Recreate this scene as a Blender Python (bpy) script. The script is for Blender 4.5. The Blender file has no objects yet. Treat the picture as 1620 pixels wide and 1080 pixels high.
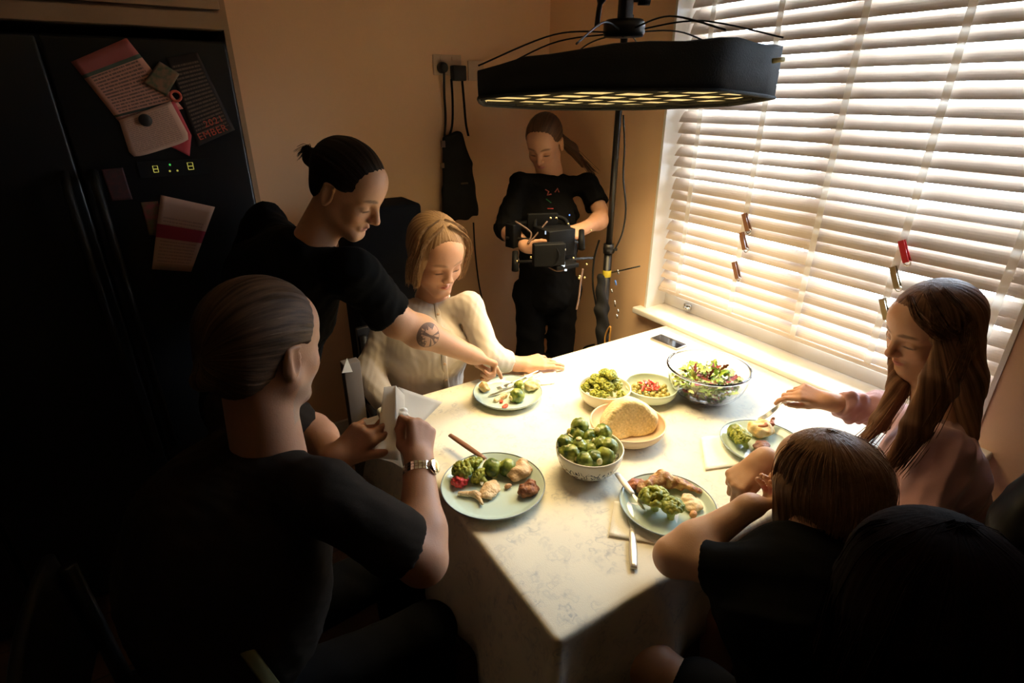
import bpy, bmesh, math, random
import numpy as np
from mathutils import Vector, Matrix, noise
random.seed(7); np.random.seed(7)
PI=math.pi
scn=bpy.context.scene; COL=scn.collection
# ---------------- camera ----------------
FPX=870.; PITCH=math.radians(24.2); YAW=math.radians(32.0); CAMH=1.70
cam=bpy.data.cameras.new('camera'); camo=bpy.data.objects.new('camera',cam); COL.objects.link(camo)
cam.sensor_width=36; cam.lens=36*FPX/1620; cam.clip_start=.02
camo.location=(0,0,CAMH); camo.rotation_euler=(PI/2-PITCH,0,-YAW); scn.camera=camo
# ---------------- light ----------------
w=bpy.data.worlds.new('world'); scn.world=w; w.use_nodes=True
bg=w.node_tree.nodes['Background']; bg.inputs['Color'].default_value=(.66,.83,1,1); bg.inputs['Strength'].default_value=25
scn.view_settings.view_transform='Standard'; scn.view_settings.look='None'; scn.view_settings.gamma=1; scn.view_settings.use_curve_mapping=False
scn.view_settings.exposure=0.77
scn.cycles.max_bounces=10; scn.cycles.diffuse_bounces=7; scn.cycles.transparent_max_bounces=12; scn.cycles.caustics_reflective=False; scn.cycles.caustics_refractive=False
scn.cycles.sample_clamp_indirect=6.0
def area(name,loc,rot,size,power,color,shape='DISK',size_y=None,spread=PI):
    l=bpy.data.lights.new(name,'AREA'); l.shape=shape; l.size=size; l.energy=power; l.color=color; l.spread=spread
    if size_y: l.size_y=size_y
    o=bpy.data.objects.new(name,l); COL.objects.link(o); o.location=loc; o.rotation_euler=rot; return o
SBC=Vector((1.275,1.425,1.680))      # middle of the softbox's open face
area('softbox_light',SBC+Vector((0,0,-.012)),Matrix.Rotation(math.radians(-4.2),3,Vector((math.cos(YAW),-math.sin(YAW),0))).to_euler(),.84,9.4,(1,.74,.38),spread=math.radians(106))
pw=area('window_portal',(2.12,1.1,1.5),(0,PI/2,0),1.6,1,(1,1,1),'RECTANGLE',1.5); pw.data.cycles.is_portal=True
# ---------------- measuring ----------------
_h=Vector((math.sin(YAW),math.cos(YAW),0)); _r=Vector((math.cos(YAW),-math.sin(YAW),0)); _u=Vector((0,0,1))
_F=_h*math.cos(PITCH)-_u*math.sin(PITCH); _U=_h*math.sin(PITCH)+_u*math.cos(PITCH)
def _ray(px,py): return _F+_r*((px-810)/FPX)+_U*((540-py)/FPX)
def at(px,py,d): return Vector((0,0,CAMH))+_ray(px,py)*d
def on(px,py,z=None,x=None,y=None):
    v=_ray(px,py)
    t=(z-CAMH)/v.z if z is not None else (x/v.x if x is not None else y/v.y)
    return Vector((0,0,CAMH))+v*t
# ---------------- materials ----------------
MATS={}
def mat(name,color=(.5,.5,.5),rough=.6,metal=0,spec=.5,emit=None,es=0,sss=0,trans=0,ior=1.45,coat=0,sheen=0,bump=None,var=None,alpha=1):
    if name in MATS: return MATS[name]
    m=bpy.data.materials.new(name); m.use_nodes=True; nt=m.node_tree; b=nt.nodes['Principled BSDF']
    b.inputs['Base Color'].default_value=(*color,1); b.inputs['Roughness'].default_value=rough; b.inputs['Metallic'].default_value=metal
    b.inputs['Specular IOR Level'].default_value=spec; b.inputs['IOR'].default_value=ior
    if sss: b.inputs['Subsurface Weight'].default_value=sss; b.inputs['Subsurface Radius'].default_value=(.02,.008,.004); b.inputs['Subsurface Scale'].default_value=.4
    if trans: b.inputs['Transmission Weight'].default_value=trans
    if coat: b.inputs['Coat Weight'].default_value=coat
    if sheen: b.inputs['Sheen Weight'].default_value=sheen; b.inputs['Sheen Roughness'].default_value=.6
    if emit: b.inputs['Emission Color'].default_value=(*emit,1); b.inputs['Emission Strength'].default_value=es
    tc=nt.nodes.new('ShaderNodeTexCoord')
    if bump:
        sc,st=bump[:2]; n=nt.nodes.new('ShaderNodeTexNoise'); n.inputs['Scale'].default_value=sc; n.inputs['Detail'].default_value=5
        nt.links.new(tc.outputs['Object'],n.inputs['Vector']); bp=nt.nodes.new('ShaderNodeBump'); bp.inputs['Strength'].default_value=st; bp.inputs['Distance'].default_value=.004
        nt.links.new(n.outputs['Fac'],bp.inputs['Height']); nt.links.new(bp.outputs['Normal'],b.inputs['Normal'])
    if var:
        sc,c2=var[:2]; n=nt.nodes.new('ShaderNodeTexNoise'); n.inputs['Scale'].default_value=sc; n.inputs['Detail'].default_value=4
        nt.links.new(tc.outputs['Object'],n.inputs['Vector']); r=nt.nodes.new('ShaderNodeValToRGB'); r.color_ramp.elements[0].position=.38; r.color_ramp.elements[1].position=.62
        r.color_ramp.elements[0].color=(*color,1); r.color_ramp.elements[1].color=(*c2,1)
        nt.links.new(n.outputs['Fac'],r.inputs['Fac']); nt.links.new(r.outputs['Color'],b.inputs['Base Color'])
    MATS[name]=m; return m
def attrmat(name,rough=.5,sss=0,spec=.4,bump=(300,.15),mottle=.12,sheen=0):
    m=mat(name,(.5,.5,.5),rough,sss=sss,spec=spec,bump=bump,sheen=sheen); nt=m.node_tree; b=nt.nodes['Principled BSDF']
    a=nt.nodes.new('ShaderNodeAttribute'); a.attribute_name='Col'
    n=nt.nodes.new('ShaderNodeTexNoise'); n.inputs['Scale'].default_value=60; n.inputs['Detail'].default_value=3
    mr=nt.nodes.new('ShaderNodeMapRange'); mr.inputs['To Min'].default_value=1-mottle; mr.inputs['To Max'].default_value=1+mottle
    mx=nt.nodes.new('ShaderNodeMix'); mx.data_type='RGBA'; mx.blend_type='MULTIPLY'; mx.inputs['Factor'].default_value=1
    nt.links.new(n.outputs['Fac'],mr.inputs['Value']); nt.links.new(a.outputs['Color'],mx.inputs['A']); nt.links.new(mr.outputs['Result'],mx.inputs['B']); nt.links.new(mx.outputs['Result'],b.inputs['Base Color'])
    return m
# ---------------- objects ----------------
def tag(o,label=None,cat=None,group=None,kind=None):
    if label: o['label']=label
    if cat: o['category']=cat
    if group: o['group']=group
    if kind: o['kind']=kind
    return o
def empty(name,loc,label,cat,group=None,rz=0):
    o=bpy.data.objects.new(name,None); o.empty_display_size=.05; COL.objects.link(o); o.location=loc; o.rotation_euler=(0,0,rz); return tag(o,label,cat,group)
def put(o,parent):
    if parent is not None: o.parent=parent
    return o
def link(name,me,m=None,parent=None,smooth=True,loc=None):
    if m: 
        for mm in (m if isinstance(m,(list,tuple)) else [m]): me.materials.append(mm)
    if smooth: me.polygons.foreach_set('use_smooth',[True]*len(me.polygons))
    o=bpy.data.objects.new(name,me); COL.objects.link(o)
    if loc is not None: o.location=loc
    if parent is not None:
        o.parent=parent
    return o
def wlink(name,me,m,parent,smooth=True):
    """mesh whose vertices are in world space, under an unrotated parent"""
    o=link(name,me,m,parent,smooth)
    if parent is not None:
        pm=Matrix.Identity(4); p=parent
        while p is not None:
            pm=Matrix.LocRotScale(p.location,p.rotation_euler,p.scale)@pm; p=p.parent
        me.transform(pm.inverted())
    return o
class MB:
    def __init__(s): s.v=[]; s.f=[]
    def add(s,vs,fs):
        k=len(s.v); s.v+= [tuple(v) for v in vs]; s.f+=[tuple(i+k for i in f) for f in fs]
    def box(s,a,b,rot=None,c=None):
        x0,y0,z0=a; x1,y1,z1=b
        vs=[Vector(p) for p in ((x0,y0,z0),(x1,y0,z0),(x1,y1,z0),(x0,y1,z0),(x0,y0,z1),(x1,y0,z1),(x1,y1,z1),(x0,y1,z1))]
        if rot is not None:
            c=Vector(c) if c is not None else (vs[0]+vs[6])/2
            vs=[rot@(v-c)+c for v in vs]
        s.add(vs,[(0,3,2,1),(4,5,6,7),(0,1,5,4),(1,2,6,5),(2,3,7,6),(3,0,4,7)])
    def lathe(s,prof,c=(0,0,0),n=48,axis=None):
        vs=[];fs=[]; m=len(prof)
        q=Vector((0,0,1)).rotation_difference(Vector(axis)) if axis is not None else None
        for i in range(n):
            a=2*PI*i/n
            for (r,z) in prof:
                p=Vector((r*math.cos(a),r*math.sin(a),z)); 
                if q: p=q@p
                vs.append(p+Vector(c))
        for i in range(n):
            for j in range(m-1):
                a=i*m+j; b=((i+1)%n)*m+j; fs.append((a,b,b+1,a+1))
        s.add(vs,fs)
    def tube(s,pts,rad,n=8,cap=True,flat=1.0):
        pts=[Vector(p) for p in pts]; R=rad if isinstance(rad,(list,tuple)) else [rad]*len(pts)
        vs=[];fs=[]; up=None
        for i,p in enumerate(pts):
            t=(pts[min(i+1,len(pts)-1)]-pts[max(i-1,0)])
            if t.length<1e-9: t=Vector((0,0,1))
            t.normalize()
            if up is None: up=Vector((0,0,1)) if abs(t.z)<.9 else Vector((1,0,0))
            a=t.cross(up); 
            if a.length<1e-4: a=t.cross(Vector((.3,1,.2)))
            a.normalize(); b=a.cross(t); up=b
            for k in range(n):
                an=2*PI*k/n; vs.append(p+a*math.cos(an)*R[i]+b*math.sin(an)*R[i]*flat)
        for i in range(len(pts)-1):
            for k in range(n): fs.append((i*n+k,i*n+(k+1)%n,(i+1)*n+(k+1)%n,(i+1)*n+k))
        if cap: fs.append(tuple(range(n-1,-1,-1))); fs.append(tuple((len(pts)-1)*n+k for k in range(n)))
        s.add(vs,fs)
    def prism(s,poly,z0,z1):
        n=len(poly); s.add([(x,y,z0) for x,y in poly]+[(x,y,z1) for x,y in poly],[tuple(range(n-1,-1,-1)),tuple(range(n,2*n))]+[(i,(i+1)%n,n+(i+1)%n,n+i) for i in range(n)])
    def sphere(s,c,r,seg=16,ring=10):
        r=Vector((r,r,r)) if not hasattr(r,'__len__') else Vector(r); c=Vector(c)
        vs=[];fs=[]
        for j in range(ring+1):
            t=PI*j/ring
            for i in range(seg):
                a=2*PI*i/seg; vs.append((c.x+r.x*math.sin(t)*math.cos(a),c.y+r.y*math.sin(t)*math.sin(a),c.z+r.z*math.cos(t)))
        for j in range(ring):
            for i in range(seg): fs.append((j*seg+i,(j+1)*seg+i,(j+1)*seg+(i+1)%seg,j*seg+(i+1)%seg))
        s.add(vs,fs)
    def mesh(s,name='m'):
        me=bpy.data.meshes.new(name); me.from_pydata(s.v,[],s.f); me.update(); 
        bm=bmesh.new(); bm.from_mesh(me); bmesh.ops.remove_doubles(bm,verts=bm.verts,dist=1e-6); bmesh.ops.recalc_face_normals(bm,faces=bm.faces); bm.to_mesh(me); bm.free(); return me
    def build(s,name,m,parent=None,smooth=False,bevel=0,world=True):
        me=s.mesh(name)
        o=(wlink if (world and parent is not None) else link)(name,me,m,parent,smooth)
        if bevel:
            bv=o.modifiers.new('bevel','BEVEL'); bv.width=bevel; bv.segments=3; bv.limit_method='ANGLE'
            for p in me.polygons: p.use_smooth=True
        return o
def smoothpts(pts,n=6):
    pts=[Vector(p) for p in pts]; out=[]
    for i in range(len(pts)-1):
        p0=pts[max(i-1,0)];p1=pts[i];p2=pts[i+1];p3=pts[min(i+2,len(pts)-1)]
        for k in range(n):
            t=k/n; out.append(.5*((2*p1)+(p2-p0)*t+(2*p0-5*p1+4*p2-p3)*t*t+(-p0+3*p1-3*p2+p3)*t**3))
    out.append(pts[-1]); return out
def copy_tree(o,parent=None):
    c=o.copy(); COL.objects.link(c)
    if parent is not None: c.parent=parent
    for ch in list(o.children): copy_tree(ch,c)
    return c
# ---------------- implicit surfaces ----------------
def V(a): return np.array(a,dtype=np.float32)
def unit(a): a=np.array(a,dtype=float); return a/(np.linalg.norm(a)+1e-12)
class SDF:
    def __init__(s): s.p=[]
    def _a(s,fn,c0,c1,k,mode): s.p.append((fn,np.array(c0,float),np.array(c1,float),k,mode)); return s
    def cone(s,a,b,r1,r2,k=.02,mode=0):
        a=V(a);b=V(b);ab=b-a;L=float(ab@ab)+1e-12; m=max(r1,r2)
        def fn(X,Y,Z):
            px=X-a[0];py=Y-a[1];pz=Z-a[2]; t=np.clip((px*ab[0]+py*ab[1]+pz*ab[2])/L,0,1)
            return np.sqrt((px-t*ab[0])**2+(py-t*ab[1])**2+(pz-t*ab[2])**2)-(r1+(r2-r1)*t)
        return s._a(fn,np.minimum(a,b)-m,np.maximum(a,b)+m,k,mode)
    def ell(s,c,r,R=None,k=.02,mode=0):
        c=V(c); r=V(r); R=np.eye(3,dtype=np.float32) if R is None else np.array(R,dtype=np.float32); m=float(max(r)) # rows of R = axes
        def fn(X,Y,Z):
            px=X-c[0];py=Y-c[1];pz=Z-c[2]; q=[R[i,0]*px+R[i,1]*py+R[i,2]*pz for i in range(3)]
            k0=np.sqrt((q[0]/r[0])**2+(q[1]/r[1])**2+(q[2]/r[2])**2); k1=np.sqrt((q[0]/r[0]**2)**2+(q[1]/r[1]**2)**2+(q[2]/r[2]**2)**2)+1e-6
            return k0*(k0-1)/k1
        ext=np.abs(R.T)@r
        return s._a(fn,c-ext,c+ext,k,mode)
    def econe(s,a,b,w1,d1,w2,d2,side,k=.03,mode=0):
        """limb with an elliptic section: half width w along side, half depth d across"""
        a=V(a);b=V(b);ab=b-a;L=float(ab@ab)+1e-12; ax=unit(ab); sd=np.array(side,float); sd=unit(sd-ax*(sd@ax)); dp=np.cross(ax,sd)
        ax=V(ax);sd=V(sd);dp=V(dp); m=max(w1,w2,d1,d2)
        def fn(X,Y,Z):
            px=X-a[0];py=Y-a[1];pz=Z-a[2]; t=np.clip((px*ab[0]+py*ab[1]+pz*ab[2])/L,0,1)
            px=px-t*ab[0];py=py-t*ab[1];pz=pz-t*ab[2]
            w_=w1+(w2-w1)*t; d_=d1+(d2-d1)*t; mn=np.minimum(w_,d_)
            u=px*sd[0]+py*sd[1]+pz*sd[2]; v=px*dp[0]+py*dp[1]+pz*dp[2]; e=px*ax[0]+py*ax[1]+pz*ax[2]
            q=np.sqrt((u/w_)**2+(v/d_)**2+(e/mn)**2); q2=np.sqrt((u/w_**2)**2+(v/d_**2)**2+(e/mn**2)**2)+1e-6
            return q*(q-1)/q2
        return s._a(fn,np.minimum(a,b)-m,np.maximum(a,b)+m,k,mode)
    def cut(s,p,n,k=.004):
        """remove the side the normal n points to"""
        p=V(p);n=V(unit(n))
        def fn(X,Y,Z): return -((X-p[0])*n[0]+(Y-p[1])*n[1]+(Z-p[2])*n[2])
        return s._a(fn,None,None,k,2) if False else s.p.append((fn,None,None,k,1)) or s
    def bounds(s):
        lo=np.min([p[1] for p in s.p if p[1] is not None and p[4]==0],axis=0); hi=np.max([p[2] for p in s.p if p[2] is not None and p[4]==0],axis=0); return lo,hi
    def mesh(s,h=.005,disp=None,name='m',pad=None):
        lo,hi=s.bounds(); pad=pad or h*4; lo=lo-pad-.01; hi=hi+pad+.01; n=np.ceil((hi-lo)/h).astype(int)+1
        F=np.full(tuple(n),.06,dtype=np.float32)
        gx=(lo[0]+h*np.arange(n[0])).astype(np.float32); gy=(lo[1]+h*np.arange(n[1])).astype(np.float32); gz=(lo[2]+h*np.arange(n[2])).astype(np.float32)
        for fn,a,b,k,mode in s.p:
            if a is None: i0=np.zeros(3,int); i1=n.copy()
            else:
                i0=np.clip(np.floor((a-k-3*h-lo)/h).astype(int),0,n-1); i1=np.clip(np.ceil((b+k+3*h-lo)/h).astype(int)+1,1,n)
            sl=tuple(slice(int(i0[q]),int(i1[q])) for q in range(3))
            X=gx[sl[0]][:,None,None];Y=gy[sl[1]][None,:,None];Z=gz[sl[2]][None,None,:]
            d=fn(X,Y,Z); W=F[sl]
            if mode==0:
                hh=np.maximum(k-np.abs(W-d),0)/k; F[sl]=np.minimum(W,d)-hh*hh*k*.25
            else:
                d=-d; hh=np.maximum(k-np.abs(W-d),0)/k; F[sl]=np.maximum(W,d)+hh*hh*k*.25
        if disp is not None: F=F+disp(gx[:,None,None],gy[None,:,None],gz[None,None,:]).astype(np.float32)
        return nets(F,lo,h,name)
def nets(F,lo,h,name):
    I=F<0
    c=[I[i:I.shape[0]-1+i,j:I.shape[1]-1+j,k:I.shape[2]-1+k] for i in (0,1) for j in (0,1) for k in (0,1)]
    al=c[0].copy(); an=c[0].copy()
    for q in c[1:]: al&=q; an|=q
    act=an&~al; ii,jj,kk=np.nonzero(act); N=len(ii)
    idx=np.full(act.shape,-1,dtype=np.int32); idx[ii,jj,kk]=np.arange(N)
    off=[(i,j,k) for i in (0,1) for j in (0,1) for k in (0,1)]
    val=[F[ii+o[0],jj+o[1],kk+o[2]] for o in off]
    S=np.zeros((N,3)); C=np.zeros(N)
    for a in range(8):
        for ax in range(3):
            if off[a][ax]==0:
                o2=list(off[a]); o2[ax]=1; b=off.index(tuple(o2)); va=val[a]; vb=val[b]; m=(va<0)!=(vb<0)
                t=np.where(m,va/np.where(m,va-vb,1),0); p=np.zeros((N,3))
                for q in range(3): p[:,q]=off[a][q]
                p[:,ax]=t; S+=p*m[:,None]; C+=m
    P=(S/np.maximum(C,1)[:,None]+np.stack([ii,jj,kk],1))*h+lo
    Q=[]
    for ax in range(3):
        sa=[slice(0,None)]*3; sb=[slice(0,None)]*3; sa[ax]=slice(0,-1); sb[ax]=slice(1,None)
        A=I[tuple(sa)];B=I[tuple(sb)]; e=A!=B; x=np.stack(np.nonzero(e),1)
        u,v=[q for q in range(3) if q!=ax]
        ok=(x[:,u]>0)&(x[:,v]>0)&(x[:,u]<F.shape[u]-1)&(x[:,v]<F.shape[v]-1); x=x[ok]
        du=np.zeros(3,int);du[u]=1; dv=np.zeros(3,int);dv[v]=1
        g=lambda y: idx[y[:,0],y[:,1],y[:,2]]
        q=np.stack([g(x-du-dv),g(x-dv),g(x),g(x-du)],1)
        fl=A[x[:,0],x[:,1],x[:,2]]
        if ax==1: fl=~fl
        q[~fl]=q[~fl][:,::-1]; Q.append(q)
    Q=np.concatenate(Q); Q=Q[(Q>=0).all(1)]
    me=bpy.data.meshes.new(name); me.vertices.add(N); me.vertices.foreach_set('co',P.astype(np.float32).ravel())
    me.loops.add(len(Q)*4); me.loops.foreach_set('vertex_index',Q.astype(np.int32).ravel())
    me.polygons.add(len(Q)); me.polygons.foreach_set('loop_start',np.arange(len(Q),dtype=np.int32)*4); me.polygons.foreach_set('loop_total',np.full(len(Q),4,dtype=np.int32))
    me.update(calc_edges=True); me.validate()
    return me
def coords(me):
    a=np.empty(len(me.vertices)*3,dtype=np.float32); me.vertices.foreach_get('co',a); return a.reshape(-1,3)
def setcol(me,rgb,name='Col'):
    at_=me.color_attributes.new(name,'FLOAT_COLOR','POINT'); c=np.ones((len(me.vertices),4),dtype=np.float32); c[:,:3]=rgb; at_.data.foreach_set('color',c.ravel())
def setvec(me,v,name):
    at_=me.attributes.new(name,'FLOAT_VECTOR','POINT'); at_.data.foreach_set('vector',v.astype(np.float32).ravel())
# ================= room =================
def translucent(m,f=.5,c=(.9,.85,.78)):
    nt=m.node_tree; b=nt.nodes['Principled BSDF']; out=nt.nodes['Material Output']; t=nt.nodes.new('ShaderNodeBsdfTranslucent'); t.inputs['Color'].default_value=(*c,1)
    mx=nt.nodes.new('ShaderNodeMixShader'); mx.inputs[0].default_value=f; nt.links.new(b.outputs[0],mx.inputs[1]); nt.links.new(t.outputs[0],mx.inputs[2]); nt.links.new(mx.outputs[0],out.inputs['Surface']); return m
WX=1.85; BY=2.60; CEIL=2.45; WY0,WY1=.425,1.76; SILL=.77; WTOP=2.22
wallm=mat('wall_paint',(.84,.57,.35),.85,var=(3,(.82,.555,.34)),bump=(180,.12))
whitep=mat('white_gloss_paint',(.80,.77,.72),.35)
def struct(name,mb,m,bevel=0): return tag(mb.build(name,m,None,bevel=bevel),kind='structure')
def fl():
    m=mat('floor_boards',(.10,.045,.022),.5); nt=m.node_tree; b=nt.nodes['Principled BSDF']; tc=nt.nodes.new('ShaderNodeTexCoord')
    br=nt.nodes.new('ShaderNodeTexBrick'); br.inputs['Scale'].default_value=1; br.inputs['Brick Width'].default_value=1.2; br.inputs['Row Height'].default_value=.14; br.inputs['Mortar Size'].default_value=.003
    br.inputs['Color1'].default_value=(.09,.04,.02,1); br.inputs['Color2'].default_value=(.06,.027,.014,1); br.inputs['Mortar'].default_value=(.02,.01,.006,1)
    nt.links.new(tc.outputs['Object'],br.inputs['Vector']); nt.links.new(br.outputs['Color'],b.inputs['Base Color']); return m
q=MB(); q.box((-1.6,-1.5,-.05),(2.2,2.8,0)); struct('floor',q,fl())
q=MB(); q.box((-1.6,-1.5,CEIL),(2.2,2.8,CEIL+.05)); struct('ceiling',q,mat('ceiling_paint',(.9,.82,.72),.9))
q=MB(); q.box((-1.6,BY,0),(2.2,BY+.15,CEIL)); struct('wall_back',q,wallm)
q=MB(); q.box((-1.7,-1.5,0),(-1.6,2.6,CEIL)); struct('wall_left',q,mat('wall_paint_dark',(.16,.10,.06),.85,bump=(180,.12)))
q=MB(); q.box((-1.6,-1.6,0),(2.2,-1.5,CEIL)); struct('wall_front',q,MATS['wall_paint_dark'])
q=MB()
q.box((WX,-1.5,0),(WX+.28,WY0,CEIL)); q.box((WX,WY1,0),(WX+.28,BY,CEIL)); q.box((WX,WY0,0),(WX+.28,WY1,SILL-.03)); q.box((WX,WY0,WTOP),(WX+.28,WY1,CEIL))
struct('wall_right',q,wallm)
# white painted reveal lining
q=MB(); q.box((WX-.004,WY1-.012,SILL),(WX+.2,WY1,WTOP)); q.box((WX-.004,WY0,SILL),(WX+.2,WY0+.012,WTOP)); q.box((WX-.004,WY0,WTOP-.012),(WX+.2,WY1,WTOP))
struct('trim_1',q,whitep)
q=MB(); q.box((1.802,WY0-.05,SILL-.03),(WX+.2,WY1+.035,SILL)); struct('trim_2',q,whitep,bevel=.006)
q=MB(); q.box((-1.6,BY-.018,0),(WX,BY,.12)); struct('baseboard_back',q,whitep,bevel=.004)
q=MB(); q.box((WX-.018,-1.5,0),(WX,BY-.018,.12)); struct('baseboard_right',q,whitep,bevel=.004)
# window: frame, sashes, panes
wr=empty('window_1',(WX+.2,(WY0+WY1)/2,SILL),'white framed window behind the slatted blind','window'); wr['kind']='structure'
q=MB(); fx0,fx1=WX+.118,WX+.2; t=.055
q.box((fx0,WY0+.012,SILL),(fx1,WY1-.012,SILL+t)); q.box((fx0,WY0+.012,WTOP-.012-t),(fx1,WY1-.012,WTOP-.012))
for y in (WY0+.012,(WY0+WY1)/2-t/2,WY1-.012-t): q.box((fx0+.001,y,SILL+t),(fx1-.001,y+t,WTOP-.012-t))
q.build('window_frame',whitep,wr,bevel=.004)
def glassm():
    m=bpy.data.materials.new('window_glass'); m.use_nodes=True; nt=m.node_tree; nt.nodes.remove(nt.nodes['Principled BSDF']); out=nt.nodes['Material Output']
    tr=nt.nodes.new('ShaderNodeBsdfTransparent'); gl=nt.nodes.new('ShaderNodeBsdfGlossy'); gl.inputs['Roughness'].default_value=.02
    fr=nt.nodes.new('ShaderNodeFresnel'); mx=nt.nodes.new('ShaderNodeMixShader'); nt.links.new(fr.outputs[0],mx.inputs[0]); nt.links.new(tr.outputs[0],mx.inputs[1]); nt.links.new(gl.outputs[0],mx.inputs[2]); nt.links.new(mx.outputs[0],out.inputs[0]); return m
GL=glassm()
for y0,y1 in ((WY0+.06,1.07),(1.12,WY1-.06)):
    q=MB(); q.box((WX+.165,y0,SILL+.05),(WX+.169,y1,WTOP-.06)); q.build('pane',GL,wr)
# handle on the lower rail
chrome=mat('chrome',(.75,.73,.7),.18,1)
steel=mat('steel',(.62,.6,.57),.28,1)
q=MB(); hp=Vector((fx0,1.60,SILL+.03)); q.box(hp+Vector((-.012,-.018,-.012)),hp+Vector((0,.018,.012))); q.tube([hp+Vector((-.012,0,0)),hp+Vector((-.03,0,0)),hp+Vector((-.034,-.03,.004))],.006,8)
q.build('window_handle',chrome,wr,smooth=True)
# blind
slatm=mat('slat_wood_white',(.60,.50,.42),.45)
slatm.node_tree.nodes['Principled BSDF'].inputs['Transmission Weight'].default_value=0
tapem=mat('ladder_tape',(.85,.80,.74),.9,bump=(900,.2)); 
translucent(tapem,.45)
bl=empty('venetian_blind',(1.93,(WY0+WY1)/2,SILL+.07),'wide white wooden slatted blind with cloth tapes, covering the window','blind')
BX=1.932; PIT=.0455; SW=.050
def slat_mesh(tilt):
    q=MB(); n=6; L0,L1=WY0+.02,WY1-.02; vs=[];fs=[]
    prof=[]
    for i in range(n+1):
        s=-SW/2+SW*i/n; c=.0035*(1-(2*s/SW)**2); prof.append((s,c+.0013))
    for i in range(n,-1,-1):
        s=-SW/2+SW*i/n; c=.0035*(1-(2*s/SW)**2); prof.append((s,c-.0013))
    R=Matrix.Rotation(tilt,3,'Y'); m=len(prof)
    for y in (L0,L1):
        for s,c in prof:
            # local: s>0 is the outer (window) side
            v=R@Vector((s,0,c)); vs.append((v.x,y-(WY0+WY1)/2,v.z))
    for j in range(m): fs.append((j,(j+1)%m,m+(j+1)%m,m+j))
    fs.append(tuple(range(m))); fs.append(tuple(range(2*m-1,m-1,-1)))
    q.add(vs,fs); return q.mesh('slat')
zz=SILL+.118; k=0; cache={}
while zz<WTOP-.06:
    # the inner edge hangs down; the tilt wanders a little from slat to slat
    dt=[0,2,-2,1,-1,3,0,-3][k%8]
    base=-48 if k<14 else -54
    if 8<=k<=10: base=-66
    if k in (3,5,7): base=-60
    if k==11: base=-38
    if k>=22: base=-63
    dz=0
    if k in (5,7): dz=.008
    if k in (4,6): dz=-.004
    a=math.radians(base+dt)
    key=round(a,4)
    if key not in cache: cache[key]=slat_mesh(a)
    me=cache[key]; 
    o=bpy.data.objects.new('slat',me); COL.objects.link(o); o.parent=bl; o.location=Vector((BX,(WY0+WY1)/2,zz+dz))-bl.location
    o.rotation_euler=(math.radians(.25*math.sin(k*2.3)),0,0)
    if not me.materials: me.materials.append(slatm)
    for p in me.polygons: p.use_smooth=False
    zz+=PIT; k+=1
q=MB(); q.box((BX-.026,WY0+.02,SILL+.082),(BX+.026,WY1-.02,SILL+.098)); q.build('bottom_rail',slatm,bl,bevel=.003)
q=MB(); q.box((BX-.03,WY0+.015,WTOP-.065),(BX+.03,WY1-.015,WTOP-.014)); q.build('head_rail',slatm,bl,bevel=.003)
TY=[1.627,1.341,1.055,.780,.505]
for y in TY:
    q=MB(); q.box((BX-.0235,y-.011,SILL+.085),(BX-.0225,y+.011,WTOP-.05)); q.build('ladder_tape',tapem,bl)
# clips on the blind
def clip(px,py,y,label,m):
    p=on(px,py,x=BX-.032); e=empty('clothes_peg',(BX-.03,y,p.z),label,'clip','pegs clipped to the blind tapes')
    c=e.location.copy()
    for s_,nm in ((-1,'jaw'),(1,'jaw')):
        q=MB(); R=Matrix.Rotation(math.radians(-28),3,'X')
        vs=[(-.004*s_-.002,-.0055,-.024),(-.004*s_-.002,.0055,-.024),(-.0015*s_-.002,.0055,.022),(-.0015*s_-.002,-.0055,.022)]
        vs=[Vector(v) for v in vs]; vs2=[v+Vector((s_*-.003,0,0)) for v in vs]
        q.add([R@v+c for v in vs+vs2],[(0,1,2,3),(7,6,5,4),(0,4,5,1),(1,5,6,2),(2,6,7,3),(3,7,4,0)]); q.build(nm,m,e)
    q=MB(); R=Matrix.Rotation(math.radians(-28),3,'X'); a=R@Vector((-.002,0,-.026))+c
    q.tube([a+Vector((0,math.cos(t)*.006,math.sin(t)*.006)) for t in np.linspace(0,2*PI,13)],.0015,6); q.build('spring_ring',chrome,e,smooth=True); e.scale=(1.5,1.5,1.5)
cw=mat('peg_brown',(.22,.10,.05),.4); cr=mat('peg_red',(.6,.02,.03),.35); cg=mat('peg_bronze',(.30,.22,.12),.3,.6)
for (px,py,y,l,m) in ((1178,350,1.327,'brown peg with metal ring, topmost on the second tape of the blind',cw),(1175,380,1.325,'brown peg with metal ring, middle one on the second tape of the blind',cw),(1163,426,1.335,'brown peg with metal ring, lowest on the second tape of the blind',cw),
    (1428,396,.765,'red-tipped peg, topmost on the tape above the girl',cr),(1414,437,.768,'bronze peg, middle one on the tape above the girl',cg),(1398,487,.772,'bronze peg beside the forehead of the girl, lowest on its tape',cg)): clip(px,py,y,l,m)
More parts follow.
